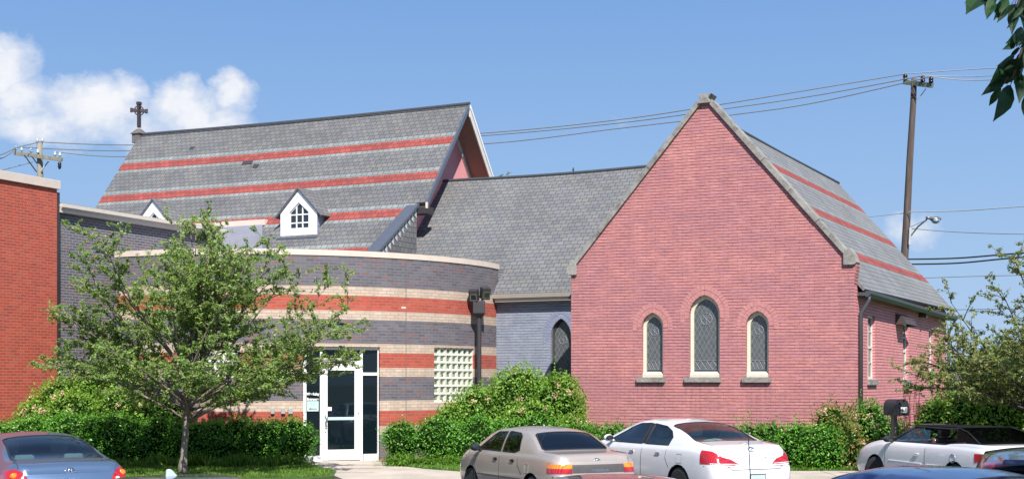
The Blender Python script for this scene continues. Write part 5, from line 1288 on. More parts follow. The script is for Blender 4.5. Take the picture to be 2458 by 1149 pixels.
class Car:
    """Car body grown from side-view and plan curves; x forward from the rear bumper, y left, z up."""
    def __init__(s, name, label, loc, head, L, W, top, belt, paintm, plan=None, rear=(), nose=(), inset=.19, floor=.2, wheels=None, wr=.31, cat='car', group='cars parked by the church', cabin=.40):
        s.t = thing(name, label, cat, loc, R(90+head), group); s.L, s.W = L, W; s.paint = paintm
        zt, zb = herm(top), herm(belt)
        pl = herm(plan or [(0, .80), (.05, .88), (.18, .955), (.5, .99), (1.0, 1), (L*.6, 1), (L-.9, .985), (L-.4, .93), (L-.12, .80), (L, .62)])
        rs, ns = herm(rear) if rear else None, herm(nose) if nose else None
        xsn = sorted(set([round(v, 4) for v in [0, .03, .07, .12, .18, .25] + list(np.linspace(.32, L-.3, 58)) + [L-.22, L-.15, L-.1, L-.06, L-.03, L]]))
        rings = []
        for x in xsn:
            w = pl(x)*W/2; b, c = zb(x), zt(x); c = max(c, b+.012); hc = c-b; k = min(1, hc/cabin); z0 = floor + (.06*max(0, 1-x/.4) + .05*max(0, 1-(L-x)/.4))
            pts = [(0, z0), (w*.72, z0), (w*.90, z0+.012), (w*.965, z0+.06), (w*.985, z0+.14)]
            for f, g in ((.36, .997), (.5, 1.0), (.64, .998), (.78, .99), (.9, .975), (.965, .955)): pts.append((w*g, z0 + (b-z0)*f))
            yb = w*.925; pts.append((yb, b))
            wr_ = yb - inset*k - .03*(1-k)*0 - .02
            for i in range(1, 8):
                f = i/7; pts.append((yb + (wr_-yb)*f + .018*math.sin(PI*f)*k, b + hc*.88*f))
            for i in range(1, 7):
                f = i/6; pts.append((wr_*(1-f), c - .12*hc*(1-f)**2.3*1.0))
            q = []
            for (y, z) in pts:
                xx = x
                if rs and x < .75: xx += rs(z)*(1-x/.75)**1.5
                if ns and x > L-.8: xx -= ns(z)*(1-(L-x)/.8)**1.5
                q.append((xx, y, z))
            rings.append(q)
        bm = bmesh.new(); N = len(rings[0])
        V = [[[bm.verts.new((x, sg*y, z)) for (x, y, z) in r] for r in rings] for sg in (1, -1)]
        for si in (0, 1):
            for i in range(len(rings)-1):
                for j in range(N-1):
                    bm.faces.new((V[si][i][j], V[si][i+1][j], V[si][i+1][j+1], V[si][i][j+1]))
        for end, dr in ((0, -1), (-1, 1)):
            r = rings[end]; wm = max(p[1] for p in r); nc = 10; grid = []
            for (x, y, z) in r:
                grid.append([bm.verts.new((x + dr*.05*(1-(y*(1-2*c/nc)/wm)**2)*(1 if 0 < c < nc else 1) - dr*.05*(1-(y/wm)**2), y*(1-2*c/nc), z)) for c in range(nc+1)])
            for j in range(N-1):
                for c in range(nc): bm.faces.new((grid[j][c], grid[j][c+1], grid[j+1][c+1], grid[j+1][c]))
        bmesh.ops.remove_doubles(bm, verts=bm.verts, dist=2e-4)
        bmesh.ops.dissolve_degenerate(bm, edges=bm.edges, dist=1e-5)
        bmesh.ops.recalc_face_normals(bm, faces=bm.faces)
        s.bm = bm; s.bvh = BVHTree.FromBMesh(bm); s.zt, s.zb = zt, zb; s.pl = pl
        s.wheels = wheels or (L*.2, L*.8); s.wr = wr
        for wx in s.wheels:     # wheel arches
            rr = wr+.045; poly = [(wx + rr*math.cos(2*PI*k/20), wr + rr*math.sin(2*PI*k/20)) for k in range(20)]
            fs = s.cut(poly, 'y', lambda c: abs(c.y) > W*.30 and c.z < zb(wx)); bmesh.ops.delete(bm, geom=fs, context='FACES')
        fs = [f for f in bm.faces if f.normal.z < -.9 and f.calc_center_median().z < floor+.03]
    def cut(s, poly, ax, pred):
        bm = s.bm; A = {'x': Vector((1, 0, 0)), 'y': Vector((0, 1, 0)), 'z': Vector((0, 0, 1))}[ax]
        e3 = {'x': lambda p: Vector((0, p[0], p[1])), 'y': lambda p: Vector((p[0], 0, p[1])), 'z': lambda p: Vector((p[0], p[1], 0))}[ax]
        pr = {'x': lambda c: (c.y, c.z), 'y': lambda c: (c.x, c.z), 'z': lambda c: (c.x, c.y)}[ax]
        xs_ = [p[0] for p in poly]; ys_ = [p[1] for p in poly]; m = .12
        def near(f):
            c = f.calc_center_median(); a, b = pr(c); return pred(c) and min(xs_)-m < a < max(xs_)+m and min(ys_)-m < b < max(ys_)+m
        for i in range(len(poly)):
            p, q = e3(poly[i]), e3(poly[(i+1) % len(poly)]); nn = (q-p).cross(A)
            if nn.length < 1e-6: continue
            fs = [f for f in bm.faces if near(f)]
            g = list({v for f in fs for v in f.verts}) + list({e for f in fs for e in f.edges}) + fs
            bmesh.ops.bisect_plane(bm, geom=g, plane_co=p, plane_no=nn.normalized(), dist=1e-5)
        def inside(a, b):
            r = False; j = len(poly)-1
            for i in range(len(poly)):
                (xi, yi), (xj, yj) = poly[i], poly[j]
                if (yi > b) != (yj > b) and a < (xj-xi)*(b-yi)/(yj-yi)+xi: r = not r
                j = i
            return r
        return [f for f in bm.faces if near(f) and inside(*pr(f.calc_center_median()))]
    def part(s, name, fs, mat, parent=None, off=0.0, smooth=True):
        """lift faces out of the shell into a part of their own."""
        ix = {}; vs = []; fc = []
        for f in fs:
            idx = []
            for v in f.verts:
                if v not in ix: ix[v] = len(vs); vs.append(v.co + v.normal*off)
                idx.append(ix[v])
            fc.append(idx)
        if off == 0.0 or True: bmesh.ops.delete(s.bm, geom=fs, context='FACES')
        me = bpy.data.meshes.new(name); me.from_pydata(vs, [], fc); me.update()
        if smooth: me.polygons.foreach_set('use_smooth', [True]*len(fc))
        return link(me, name, mat, parent or s.t, False)
    def on(s, ax, a, b, sg=1):
        """point on the original shell seen along an axis."""
        if ax == 'y': o, d = Vector((a, 3*sg, b)), Vector((0, -sg, 0))
        elif ax == 'x': o, d = (Vector((-3, a, b)), Vector((1, 0, 0))) if sg > 0 else (Vector((s.L+3, a, b)), Vector((-1, 0, 0)))
        else: o, d = Vector((a, b, 4)), Vector((0, 0, -1))
        h = s.bvh.ray_cast(o, d)
        return (h[0], h[1]) if h[0] is not None else (None, None)
    def line(s, mb, ax, pts, r=.0042, sg=1, closed=False, lift=.0):
        if closed: pts = list(pts) + [pts[0]]
        out = []
        for (p, q) in zip(pts[:-1], pts[1:]):
            n = max(2, int(math.hypot(q[0]-p[0], q[1]-p[1])/.06))
            for k in range(n):
                t = k/n; h, nn = s.on(ax, p[0]+(q[0]-p[0])*t, p[1]+(q[1]-p[1])*t, sg)
                if h is not None: out.append(h + nn*lift)
        h, nn = s.on(ax, *pts[-1], sg)
        if h is not None: out.append(h + nn*lift)
        if len(out) > 1: mb.tube(out, r, 5)
    def window(s, poly, ax, pred, name='window', mat=None, sides=(1,), trim=.012):
        par = None
        for sg in sides:
            fs = s.cut(poly, ax, (lambda c, sg=sg: pred(c) and (c.y*sg > 0)) if ax == 'y' else pred)
            if not fs: continue
            w = s.part(name, fs, mat or M['glass']); mb = MB(); s.line(mb, ax, poly, trim, sg, True, -.002); mb.build('rubber_trim', M['trim'], w, world=False, uv='none')
            par = w
        return par
    def lamp(s, poly, ax, pred, mat, name='taillight', sides=(1, -1), off=.006):
        out = []
        for sg in sides:
            pp = poly if ax == 'y' else [(a*sg, b) for a, b in poly][::sg]
            fs = s.cut(pp, ax, lambda c, sg=sg: pred(c) and c.y*sg > 0)
            if fs: out.append(s.part(name, fs, mat, off=off))
        return out
    def finish(s, smooth=True, name='body'):
        me = bpy.data.meshes.new(name); s.bm.normal_update(); s.bm.to_mesh(me); s.bm.free()
        me.polygons.foreach_set('use_smooth', [True]*len(me.polygons)); return link(me, name, s.paint, s.t, False)
    def wheel(s, spokes=5, rimr=.205, hub=None, hubcap=False, steer=0.0):
        for wx in s.wheels:
            for sg in (1, -1):
                y = sg*(s.W/2-.115); r = s.wr; o = (wx, y, r)
                mb = MB(); hw = .1
                mb.lathe([(rimr, -hw), (r-.05, -hw), (r-.012, -hw*.8), (r, -hw*.45), (r, hw*.45), (r-.012, hw*.8), (r-.05, hw), (rimr, hw)], o, 'y', 28)
                ty = mb.build('wheel', M['tyre'], s.t, smooth=True, world=False, uv='none')
                rm = MB(); f = sg*.075
                rm.lathe([(rimr, -.09), (rimr+.004, f*1.1), (rimr-.022, f*1.12), (rimr-.03, f*.6)], o, 'y', 28)
                rm.lathe([(0, f*.9), (.055, f*.88), (.06, f*.6)], o, 'y', 14)
                for k in range(spokes):
                    a = 2*PI*k/spokes + .3; d = Vector((math.cos(a), 0, math.sin(a))); p = Vector((-math.sin(a), 0, math.cos(a))); c = Vector(o); yv = Vector((0, f*.82, 0)); w0, w1 = (.042, .028) if not hubcap else (.03, .045)
                    q = [c + yv + d*.04 + p*w0, c + yv + d*.04 - p*w0, c + yv*1.1 + d*(rimr-.01) - p*w1, c + yv*1.1 + d*(rimr-.01) + p*w1]
                    rm.hull8([v - Vector((0, sg*.03, 0)) for v in q] + q)
                rm.build('rim', M['alloy'], ty, world=False, uv='none')
                MB().lathe([(0, sg*.0), (rimr-.005, sg*.0)], o, 'y', 20).build('wheel_backing', M['iron'], ty, world=False, uv='none')  # dark backing disc that stands for the shade behind the spokes
                if steer and wx == s.wheels[1]:
                    mt = Matrix.Translation(Vector(o)) @ Matrix.Rotation(steer, 4, 'Z') @ Matrix.Translation(-Vector(o))
                    for ob in (ty, *[q for q in bpy.data.objects if q.parent is ty]): ob.data.transform(mt)
            # dark arch liner
            rr = s.wr+.05
            for sg in (1, -1):
                mb = MB(); y0, y1 = sg*(s.W/2-.03), sg*(s.W/2-.36); n = 16
                for k in range(n):
                    a, b = -.35+(PI+.7)*k/n, -.35+(PI+.7)*(k+1)/n
                    mb.face([(wx+rr*math.cos(a), y0, s.wr+rr*math.sin(a)), (wx+rr*math.cos(b), y0, s.wr+rr*math.sin(b)), (wx+rr*math.cos(b), y1, s.wr+rr*math.sin(b)), (wx+rr*math.cos(a), y1, s.wr+rr*math.sin(a))])
                mb.face([(wx+rr*math.cos(2*PI*k/20), y1, s.wr+rr*math.sin(2*PI*k/20)) for k in range(20)])
                mb.build('wheel_arch_liner', M['trim'], s.t, world=False, uv='none')
    def seats(s, xf, xr, zc, mat, heads=True, rear_heads=False, w=.5, top=.32):
        for sg in (1, -1):
            y = sg*s.W*.21; mb = MB(); ax = (Vector((1, 0, .0)), Vector((0, 1, 0)), ZDIR)
            mb.box((xf, y, zc-.18), (.5, w, .16)); rk = Vector((-.25, 0, 1)).normalized(); ax2 = (Vector((1, 0, .25)).normalized(), Vector((0, 1, 0)), rk)
            mb.box(Vector((xf-.29, y, zc-.12)) + rk*.27, (.13, w, .56), ax2)
            st = mb.build('seat', mat, s.t, world=False, bevel=.05, smooth=True, uv='none')
            if heads: MB().box(Vector((xf-.30, y, zc-.12)) + rk*.66, (.10, .27, .17), ax2).build('headrest', mat, st, world=False, bevel=.045, smooth=True, uv='none')
        mb = MB(); mb.box((xr, 0, zc-.18), (.5, s.W*.72, .16)); rk = Vector((-.3, 0, 1)).normalized(); ax2 = (Vector((1, 0, .3)).normalized(), Vector((0, 1, 0)), rk)
        mb.box(Vector((xr-.28, 0, zc-.12)) + rk*.22, (.12, s.W*.72, .46), ax2)
        rs_ = mb.build('rear_seat', mat, s.t, world=False, bevel=.05, smooth=True, uv='none')
        if rear_heads:
            for sg in (1, -1): MB().box(Vector((xr-.33, sg*.36, zc-.12)) + rk*.52, (.10, .29, .15), ax2).build('headrest', mat, rs_, world=False, bevel=.045, smooth=True, uv='none')
    def cabin(s, x0, x1, z, shelf=None, dash=True):
        mb = MB(); mb.box(((x0+x1)/2, 0, z-.38), (x1-x0+.4, s.W*.84, .04))
        if shelf: mb.box(((shelf[0]+shelf[1])/2, 0, shelf[2]), (shelf[1]-shelf[0], s.W*.72, .03))
        if dash: mb.box((x1-.1, 0, z-.08), (.4, s.W*.8, .22))
        mb.build('cabin_floor', M['cabin'], s.t, world=False, uv='none')
        if dash:
            mb = MB(); c = Vector((x1-.5, s.W*.21, z-.02)); n = 18
            d1 = Vector((0, 1, 0)); d2 = Vector((-.4, 0, .92)).normalized()
            mb.tube([c + (d1*math.cos(2*PI*k/n) + d2*math.sin(2*PI*k/n))*.18 for k in range(n+1)], .014, 6); mb.tube([c - d1*.17, c + d1*.17], .014, 5); mb.build('steering_wheel', M['cabin'], s.t, world=False, uv='none')
    def mirror(s, x, z, mat=None, sides=(1, -1)):
        for sg in sides:
            h, n = s.on('y', x, z-.06, sg)
            if h is None: continue
            c = h + Vector((.0, sg*.12, .07)); mb = MB(); mb.blob(c, (.075, .105, .068), 12, 8); mb.tube([h - Vector((0, sg*.02, 0)), c - Vector((0, sg*.05, .03))], .028, 6)
            m = mb.build('door_mirror', mat or s.paint, s.t, smooth=True, world=False, uv='none')
            MB().blob(c + Vector((-.052, sg*.0, 0)), (.03, .088, .053), 12, 6).build('mirror_glass', M['winglass'], m, smooth=True, world=False, uv='none')
    def handle(s, x, z, mat, sides=(1, -1), pocket=True):
        for sg in sides:
            h, n = s.on('y', x, z, sg)
            if h is None: continue
            mb = MB(); mb.blob(h, (.065, .010, .034), 12, 6); o = None
            if pocket: o = mb.build('handle_recess', M['trim'], s.t, world=False, smooth=True, uv='none')
            MB().box(h + n*.016 + Vector((0, 0, .008)), (.15, .018, .026)).build('door_handle', mat, s.t, world=False, bevel=.008, smooth=True, uv='none')
    def oval(s, a, b, w, h, mat, rear=True):
        """three linked ovals."""
        p, n = s.on('x', a, b, 1)
        if p is None: return
        mb = MB(); up = Vector((n.z, 0, -n.x))*-1; up = (ZDIR - n*n.z).normalized(); si = up.cross(n)
        def el(cx, cy, rx, ry, r): mb.tube([p + n*.008 + si*(cx+rx*math.cos(2*PI*k/24)) + up*(cy+ry*math.sin(2*PI*k/24)) for k in range(25)], r, 5)
        el(0, 0, w/2, h/2, .006); el(0, 0, w*.16, h*.46, .005); el(0, h*.2, w*.36, h*.24, .005)
        mb.build('badge', mat, s.t, world=False, smooth=True, uv='none')
    def text(s, txt, size, a, b, mat, stretch=1.0, name='lettering'):
        p, n = s.on('x', a, b, 1)
        if p is None: return
        up = (ZDIR - n*n.z).normalized(); si = up.cross(n)
        text_mesh(txt, size, mat, name, s.t, lambda c: p + n*.006 + si*c.x*stretch + up*c.y + n*c.z, world=False)
    def plate(s, z, w=.31, h=.155, y=0.0, txt=None):
        p, n = s.on('x', y, z, 1); up = (ZDIR - n*n.z).normalized(); si = up.cross(n)
        pl = MB().box(p + n*.014, (w, .012, h), (si, n, up)).build('number_plate', M['plate'], s.t, world=False, uv='none')
        MB().box(p + n*.010, (w+.03, .012, h+.03), (si, n, up)).build('plate_frame', M['trim'], s.t, world=False, uv='none')
        if txt: text_mesh(txt, .075, bpy.data.materials.get('plate_ink') or plain('plate_ink', (.03, .06, .25), .5), 'plate_lettering', pl, lambda c: p + n*.021 + si*c.x*1.05 + up*(c.y-.005) + n*c.z, bold=.002, world=False)

def up(z): return lambda c: c.z > z

def sedan_common(c, side, rear, wind, seams, belt_z, **k):
    for poly in side: c.window(poly, 'y', lambda q: q.z > belt_z and abs(q.y) > .3, sides=(1, -1), name='side_window')
    c.window(rear, 'z', lambda q: q.z > belt_z-.02, name='rear_window', mat=k.get('rg'), trim=.016)
    c.window(wind, 'z', lambda q: q.z > belt_z-.05, name='windscreen', trim=.016)
def trap(x0, y0, x1, y1, bow=.04):   # glass outline seen from above: base and top edges
    return [(x0, -y0), (x0-bow*.0, y0), (x1, y1), (x1, -y1)]

# --- beige compact sedan
P_BEIGE = paint('beige_metallic_paint', (.45, .39, .35), .3, .35)
def beige():
    c = Car('parked_car', 'beige compact sedan with grey panel between amber and red taillights', (1.47, 22.75, LOT), 26.5, 4.30, 1.685,
            [(0, .86), (.04, .945), (.14, .972), (.74, 1.0), (1.0, 1.13), (1.3, 1.285), (1.6, 1.355), (2.1, 1.385), (2.55, 1.37), (2.85, 1.30), (3.15, 1.12), (3.42, .965), (3.8, .90), (4.15, .78), (4.26, .68), (4.3, .58)],
            [(0, .80), (.2, .90), (.9, .925), (2.5, .915), (3.4, .895), (3.9, .82), (4.2, .70), (4.3, .56)], P_BEIGE,
            rear=[(.2, .10), (.34, .02), (.42, 0.0), (.54, .0), (.58, .05), (.75, .065), (.95, .10), (1.1, .12)], nose=[(.2, .08), (.4, 0), (.55, .0), (.75, .08), (.9, .1)],
            wheels=(.90, 3.365), wr=.295, inset=.17)
    sw = [[(1.62, .945), (1.46, .99), (1.58, 1.22), (1.70, 1.28), (2.08, 1.30), (2.12, 1.28), (2.12, .945)], [(2.19, .945), (2.19, 1.29), (2.55, 1.275), (2.72, 1.21), (3.12, .975), (3.1, .945)]]
    sedan_common(c, sw, [(.80, -.60), (.80, .60), (.86, .63), (1.30, .525), (1.35, .48), (1.35, -.48), (1.30, -.525), (.86, -.63)], [(3.38, -.66), (3.38, .66), (2.82, .54), (2.82, -.54)], None, .90, rg=M['glass'])
    ok = lambda q: q.x < .32
    c.lamp([(.50, .655), (.50, .735), (.95, .735), (.95, .655)], 'x', ok, M['redlamp']); c.lamp([(.50, .738), (.50, .81), (.95, .81), (.95, .738)], 'x', ok, M['amber'])
    c.lamp([(.0, .665), (.0, .80), (.495, .80), (.495, .665)], 'x', lambda q: q.x < .2, M['greytrim'], name='rear_garnish')
    c.text('COROLLA', .058, -.02, .70, M['chrome'], 1.25); c.oval(0, .865, .11, .075, M['chrome'])
    c.plate(.46)
    mb = MB()
    for sg in (1, -1):
        c.line(mb, 'y', [(2.155, .30), (2.155, .90)], sg=sg); c.line(mb, 'y', [(3.17, .34), (3.20, .62), (3.15, .89)], sg=sg); c.line(mb, 'y', [(1.25, .58), (1.42, .74), (1.45, .92)], sg=sg); c.line(mb, 'y', [(1.35, .235), (3.1, .235)], sg=sg)
    c.line(mb, 'x', [(.62, .83), (.62, .93)]); c.line(mb, 'x', [(-.62, .83), (-.62, .93)]); c.line(mb, 'z', [(.74, -.66), (.12, -.64)]); c.line(mb, 'z', [(.74, .66), (.12, .64)]); c.line(mb, 'x', [(-.8, .60), (.8, .60)], .008)
    mb.sides('panel_seam', M['seam'], c.t)
    mb = MB()
    for sg in (1, -1): c.line(mb, 'y', [(1.25, .50), (3.05, .50)], .018, sg)
    mb.sides('side_moulding', M['greytrim'], c.t)
    mb = MB()
    c.line(mb, 'y', [(1.0, .62), (1.0, .77), (1.14, .77), (1.14, .62)], .005, 1, True); mb.build('fuel_flap', P_BEIGE, c.t, world=False, uv='none')
    c.handle(1.62, .80, M['trim']); c.handle(2.30, .80, M['trim']); c.mirror(3.02, .97, M['trim'])
    c.seats(2.55, 1.6, .62, M['seat']); c.cabin(1.2, 3.3, .70, (.8, 1.3, .93))
    MB().box((1.0, -.28, .985), (.16, .22, .06)).build('brake_light', M['redlamp'], c.t, world=False, bevel=.01, uv='none')
    MB().box((.98, .40, .975), (.1, .14, .05)).build('shelf_box', M['seatl'], c.t, world=False, bevel=.01, uv='none')
    c.lamp([(.42, .56), (.42, .68), (.78, .68), (.78, .56)], 'x', lambda q: q.x > 3.9, M['clearlamp'], name='headlight')
    c.finish(); c.wheel(7, hubcap=True, steer=R(10))
beige()

# --- white large sedan
P_WHITE = paint('pearl_white_paint', (.74, .74, .76), .0, .3)
def white():
    c = Car('parked_car', 'white large sedan with pointed red taillights and colourful cloth under its rear window', (4.32, 24.0, LOT), 27, 5.0, 1.85,
            [(0, .90), (.05, 1.02), (.18, 1.06), (.50, 1.085), (.85, 1.12), (1.25, 1.285), (1.7, 1.42), (2.25, 1.485), (2.7, 1.48), (3.1, 1.40), (3.5, 1.22), (3.85, 1.06), (4.3, .97), (4.75, .84), (4.93, .72), (5.0, .58)],
            [(0, .86), (.3, .97), (1.0, 1.0), (2.8, .985), (3.9, .95), (4.6, .84), (4.9, .70), (5.0, .55)], P_WHITE,
            rear=[(.2, .10), (.36, .02), (.45, .0), (.62, .0), (.70, .03), (.85, .09), (1.0, .12), (1.1, .15)], nose=[(.2, .08), (.4, 0), (.55, .0), (.75, .08), (.9, .1)],
            wheels=(1.08, 3.9), wr=.325, inset=.23)
    sw = [[(1.50, 1.02), (1.48, 1.16), (1.62, 1.27), (1.85, 1.355), (2.24, 1.395), (2.28, 1.02)], [(2.40, 1.02), (2.36, 1.40), (2.75, 1.385), (3.05, 1.30), (3.62, 1.05), (3.62, 1.02)]]
    for poly in sw: c.window(poly, 'y', lambda q: q.z > .98 and abs(q.y) > .3, sides=(1, -1), name='side_window')
    c.lamp([(2.285, 1.02), (2.245, 1.395), (2.355, 1.40), (2.395, 1.02)], 'y', lambda q: q.z > .98 and abs(q.y) > .3, M['trim'], name='door_pillar', off=.002)
    c.window([(.80, -.62), (.80, .62), (.87, .66), (1.68, .60), (1.72, .52), (1.72, -.52), (1.68, -.60), (.87, -.66)], 'z', lambda q: q.z > .98, name='rear_window', mat=M['glassc'], trim=.014)
    c.window([(3.78, -.70), (3.78, .70), (3.06, .56), (3.06, -.56)], 'z', lambda q: q.z > .95, name='windscreen')
    ok = lambda q: q.x < .62
    c.lamp([(.36, .735), (.46, .715), (.92, .74), (.98, 1.0), (.78, .96), (.66, .86), (.50, .82)], 'x', lambda q: q.x < .42, M['redlamp'])
    mb = MB()
    for sg in (1, -1): c.line(mb, 'x', [(sg*.40, .73), (sg*.86, .745)], .012, 1, lift=.006)
    mb.sides('lamp_strip', M['clearlamp'], c.t)
    c.oval(0, .985, .13, .09, M['chrome'])
    for i, ch in enumerate('AVALON'): c.text(ch, .05, .25-.10*i, .84, M['chrome'], 1.1)
    c.plate(.47)
    mb = MB()
    for sg in (1, -1):
        c.line(mb, 'y', [(2.34, .32), (2.34, .98)], sg=sg, r=.005); c.line(mb, 'y', [(3.62, .36), (3.66, .7), (3.60, .97)], sg=sg, r=.005); c.line(mb, 'y', [(1.40, .62), (1.52, .80), (1.49, .98)], sg=sg, r=.004); c.line(mb, 'y', [(1.5, .26), (3.5, .26)], sg=sg, r=.005)
    c.line(mb, 'x', [(.60, .70), (.52, .64), (-.52, .64), (-.60, .70)], .006); c.line(mb, 'x', [(-.9, .70), (-.36, .69)], .006); c.line(mb, 'x', [(.9, .70), (.36, .69)], .006)
    c.line(mb, 'z', [(.74, .68), (.2, .70)], .006); c.line(mb, 'z', [(.74, -.68), (.2, -.70)], .006)
    mb.sides('panel_seam', M['seam'], c.t)
    mb = MB(); c.line(mb, 'y', [(.98, .72), (.98, .88), (1.15, .88), (1.15, .72)], .004, 1, True); mb.build('fuel_flap', M['lead'], c.t, world=False, uv='none')
    c.handle(1.76, .86, M['chrome'], pocket=False); c.handle(2.66, .86, M['chrome'], pocket=False); c.mirror(3.48, 1.08)
    c.seats(2.85, 1.85, .70, M['seatl']); c.cabin(1.3, 3.7, .78, (.85, 1.55, 1.0))
    mb = MB()
    for k, (y, w, h) in enumerate(((.1, .5, .10), (.32, .3, .06), (-.15, .3, .07))): mb.blob((1.12, y, 1.04), (.2, w*.6, h), 12, 6, .08)
    mb.build('folded_cloth', cloth_mat(), c.t, smooth=True, world=False, uv='none')
    c.lamp([(.5, .62), (.5, .78), (.9, .78), (.9, .62)], 'x', lambda q: q.x > 4.4, M['clearlamp'], name='headlight')
    c.finish(); c.wheel(5, rimr=.22)
def cloth_mat():
    t = NT('striped_cloth'); o = t.obj(); nz = t.noise(o, 5, 3).outputs[0]
    t.set(col=t.ramp(nz, [(.3, (.03, .2, .5)), (.42, (.1, .45, .5)), (.5, (.2, .5, .15)), (.6, (.7, .55, .15)), (.7, (.7, .65, .5))]), rough=.9); return t.m
white()

# --- white convertible, hood down
P_CONV = paint('bright_white_paint', (.78, .78, .79), .0, .28)
def convertible():
    cx, cy = 9.62, 25.15
    c = Car('parked_car', 'white convertible with folded roof and dark red leather seats nose to the pavement', (cx, cy, LOT), 18, 4.85, 1.76,
            [(0, .84), (.05, .97), (.2, 1.0), (.9, 1.01), (1.3, .99), (1.5, .955), (3.3, .955), (3.6, .975), (3.75, .96), (4.2, .87), (4.6, .74), (4.78, .64), (4.85, .52)],
            [(0, .80), (.3, .93), (1.2, .945), (2.6, .93), (3.5, .93), (4.2, .82), (4.6, .70), (4.78, .60), (4.85, .48)], P_CONV,
            rear=[(.2, .10), (.36, .02), (.45, .0), (.62, .0), (.75, .05), (.95, .10), (1.1, .12)], nose=[(.2, .12), (.4, 0), (.5, .0), (.65, .08), (.85, .12)],
            wheels=(1.08, 3.77), wr=.315, inset=.05)
    # open cockpit
    fs = c.cut([(1.02, -.70), (1.02, .70), (3.42, .70), (3.42, -.70)], 'z', lambda q: q.z > .9); bmesh.ops.delete(c.bm, geom=fs, context='FACES')
    mb = MB()
    for a, b in (((1.02, .70), (3.42, .70)), ((1.02, -.70), (3.42, -.70)), ((1.02, -.70), (1.02, .70))): c.line(mb, 'z', [a, b], .028)
    mb.sides('cockpit_rim', M['trim'], c.t)
    # windscreen frame, glass and door glass
    A = [Vector((3.42, sg*.70, .95)) for sg in (1, -1)]; T = [Vector((2.78, sg*.55, 1.275)) for sg in (1, -1)]
    mb = MB(); mb.tube([A[0], T[0], T[0].lerp(T[1], .25) + Vector((.05, 0, .025)), T[0].lerp(T[1], .75) + Vector((.05, 0, .025)), T[1], A[1]], .032, 8)
    ws = mb.build('windscreen_frame', M['iron'], c.t, smooth=True, world=False, uv='none')
    MB().face([A[0], A[1], T[1], T[1].lerp(T[0], .25) + Vector((.05, 0, .02)), T[0].lerp(T[1], .25) + Vector((.05, 0, .02)), T[0]]).build('windscreen', M['glassc'], ws, world=False, uv='none')
    for sg in (1, -1):
        MB().face([Vector((3.30, sg*.73, .95)), Vector((2.10, sg*.74, .95)), Vector((2.13, sg*.64, 1.22)), Vector((2.60, sg*.62, 1.25)), Vector((2.80, sg*.60, 1.22))]).build('door_window', M['glass'], c.t, world=False, uv='none')
    # header of the folding roof still latched above the cabin and the plastic rear screen behind
    t = NT('smoked_plastic'); a = t.n('ShaderNodeBsdfTransparent', {'Color': (.16, .19, .18)}); b = t.n('ShaderNodeBsdfGlossy', {'Color': (.5, .5, .5), 'Roughness': .25})
    t.t.links.new(t.n('ShaderNodeMixShader', {0: .05, 1: a.outputs[0], 2: b.outputs[0]}).outputs[0], t.out.inputs[0]); M['smoke'] = t.m
    M['vinyl'] = plain('black_roof_fabric', (.012, .012, .013), 1.0, spec=.1)
    mb = MB(); mb.box((2.05, 0, 1.295), (1.5, 1.12, .03)); mb.build('roof_panel', M['vinyl'], c.t, world=False, bevel=.012, uv='none')
    mb = MB()
    for sg in (1, -1): mb.tube([Vector((2.78, sg*.56, 1.28)), Vector((2.0, sg*.575, 1.27)), Vector((1.38, sg*.58, 1.27))], .015, 6); mb.tube([Vector((1.34, sg*.58, 1.30)), Vector((1.32, sg*.62, .96))], .02, 6)
    mb.sides('roof_rail', M['iron'], c.t)
    mb = MB(); mb.face([Vector((1.32, .58, 1.30)), Vector((1.32, -.58, 1.30)), Vector((.98, -.62, 1.23)), Vector((.52, -.66, 1.0)), Vector((.52, .66, 1.0)), Vector((.98, .62, 1.23))])
    mb.face([Vector((1.32, .60, 1.28)), Vector((.98, .63, 1.22)), Vector((.52, .67, .99)), Vector((1.32, .67, .97))]); mb.face([Vector((1.32, -.60, 1.28)), Vector((1.32, -.67, .97)), Vector((.52, -.67, .99)), Vector((.98, -.63, 1.22))])
    mb.build('rear_screen', M['smoke'], c.t, world=False, uv='none')
    mb = MB()
    for sg in (1, -1): mb.tube([Vector((1.32, sg*.59, 1.3)), Vector((.98, sg*.63, 1.23)), Vector((.52, sg*.67, 1.0))], .01, 5)
    mb.sides('screen_edge', M['trim'], c.t)
    M['maroonseat'] = plain('dark_red_leather', (.085, .05, .055), .4, coat=.3)
    c.seats(2.55, 1.7, .66, M['maroonseat']); c.cabin(1.3, 3.4, .74)
    ok = lambda q: q.x < .5
    c.lamp([(.45, .68), (.45, .84), (.92, .84), (.92, .68)], 'x', ok, M['redlamp'])
    mb = MB()
    for sg in (1, -1):
        c.line(mb, 'y', [(2.02, .30), (2.02, .92)], sg=sg); c.line(mb, 'y', [(3.40, .34), (3.40, .9)], sg=sg); c.line(mb, 'y', [(1.4, .26), (3.4, .26)], sg=sg)
    mb.sides('panel_seam', M['seam'], c.t)
    mb = MB()
    for sg in (1, -1): c.line(mb, 'y', [(2.12, .56), (3.25, .575)], .015, sg); c.line(mb, 'y', [(1.42, .545), (1.95, .555)], .015, sg)
    mb.sides('side_moulding', P_CONV, c.t)
    h, n = c.on('y', 1.12, .72, 1)
    MB().tube([h + Vector((.085*math.cos(2*PI*k/20), .002, .085*math.sin(2*PI*k/20))) for k in range(21)], .006, 5).build('fuel_flap', M['lead'], c.t, world=False, uv='none')
    c.handle(2.28, .74, P_CONV, pocket=False); c.mirror(3.22, 1.0, M['black'])
    c.lamp([(.40, .52), (.40, .64), (.80, .64), (.80, .52)], 'x', lambda q: q.x > 4.3, M['clearlamp'], name='headlight')
    c.finish(); c.wheel(5, rimr=.215, steer=R(24))
convertible()

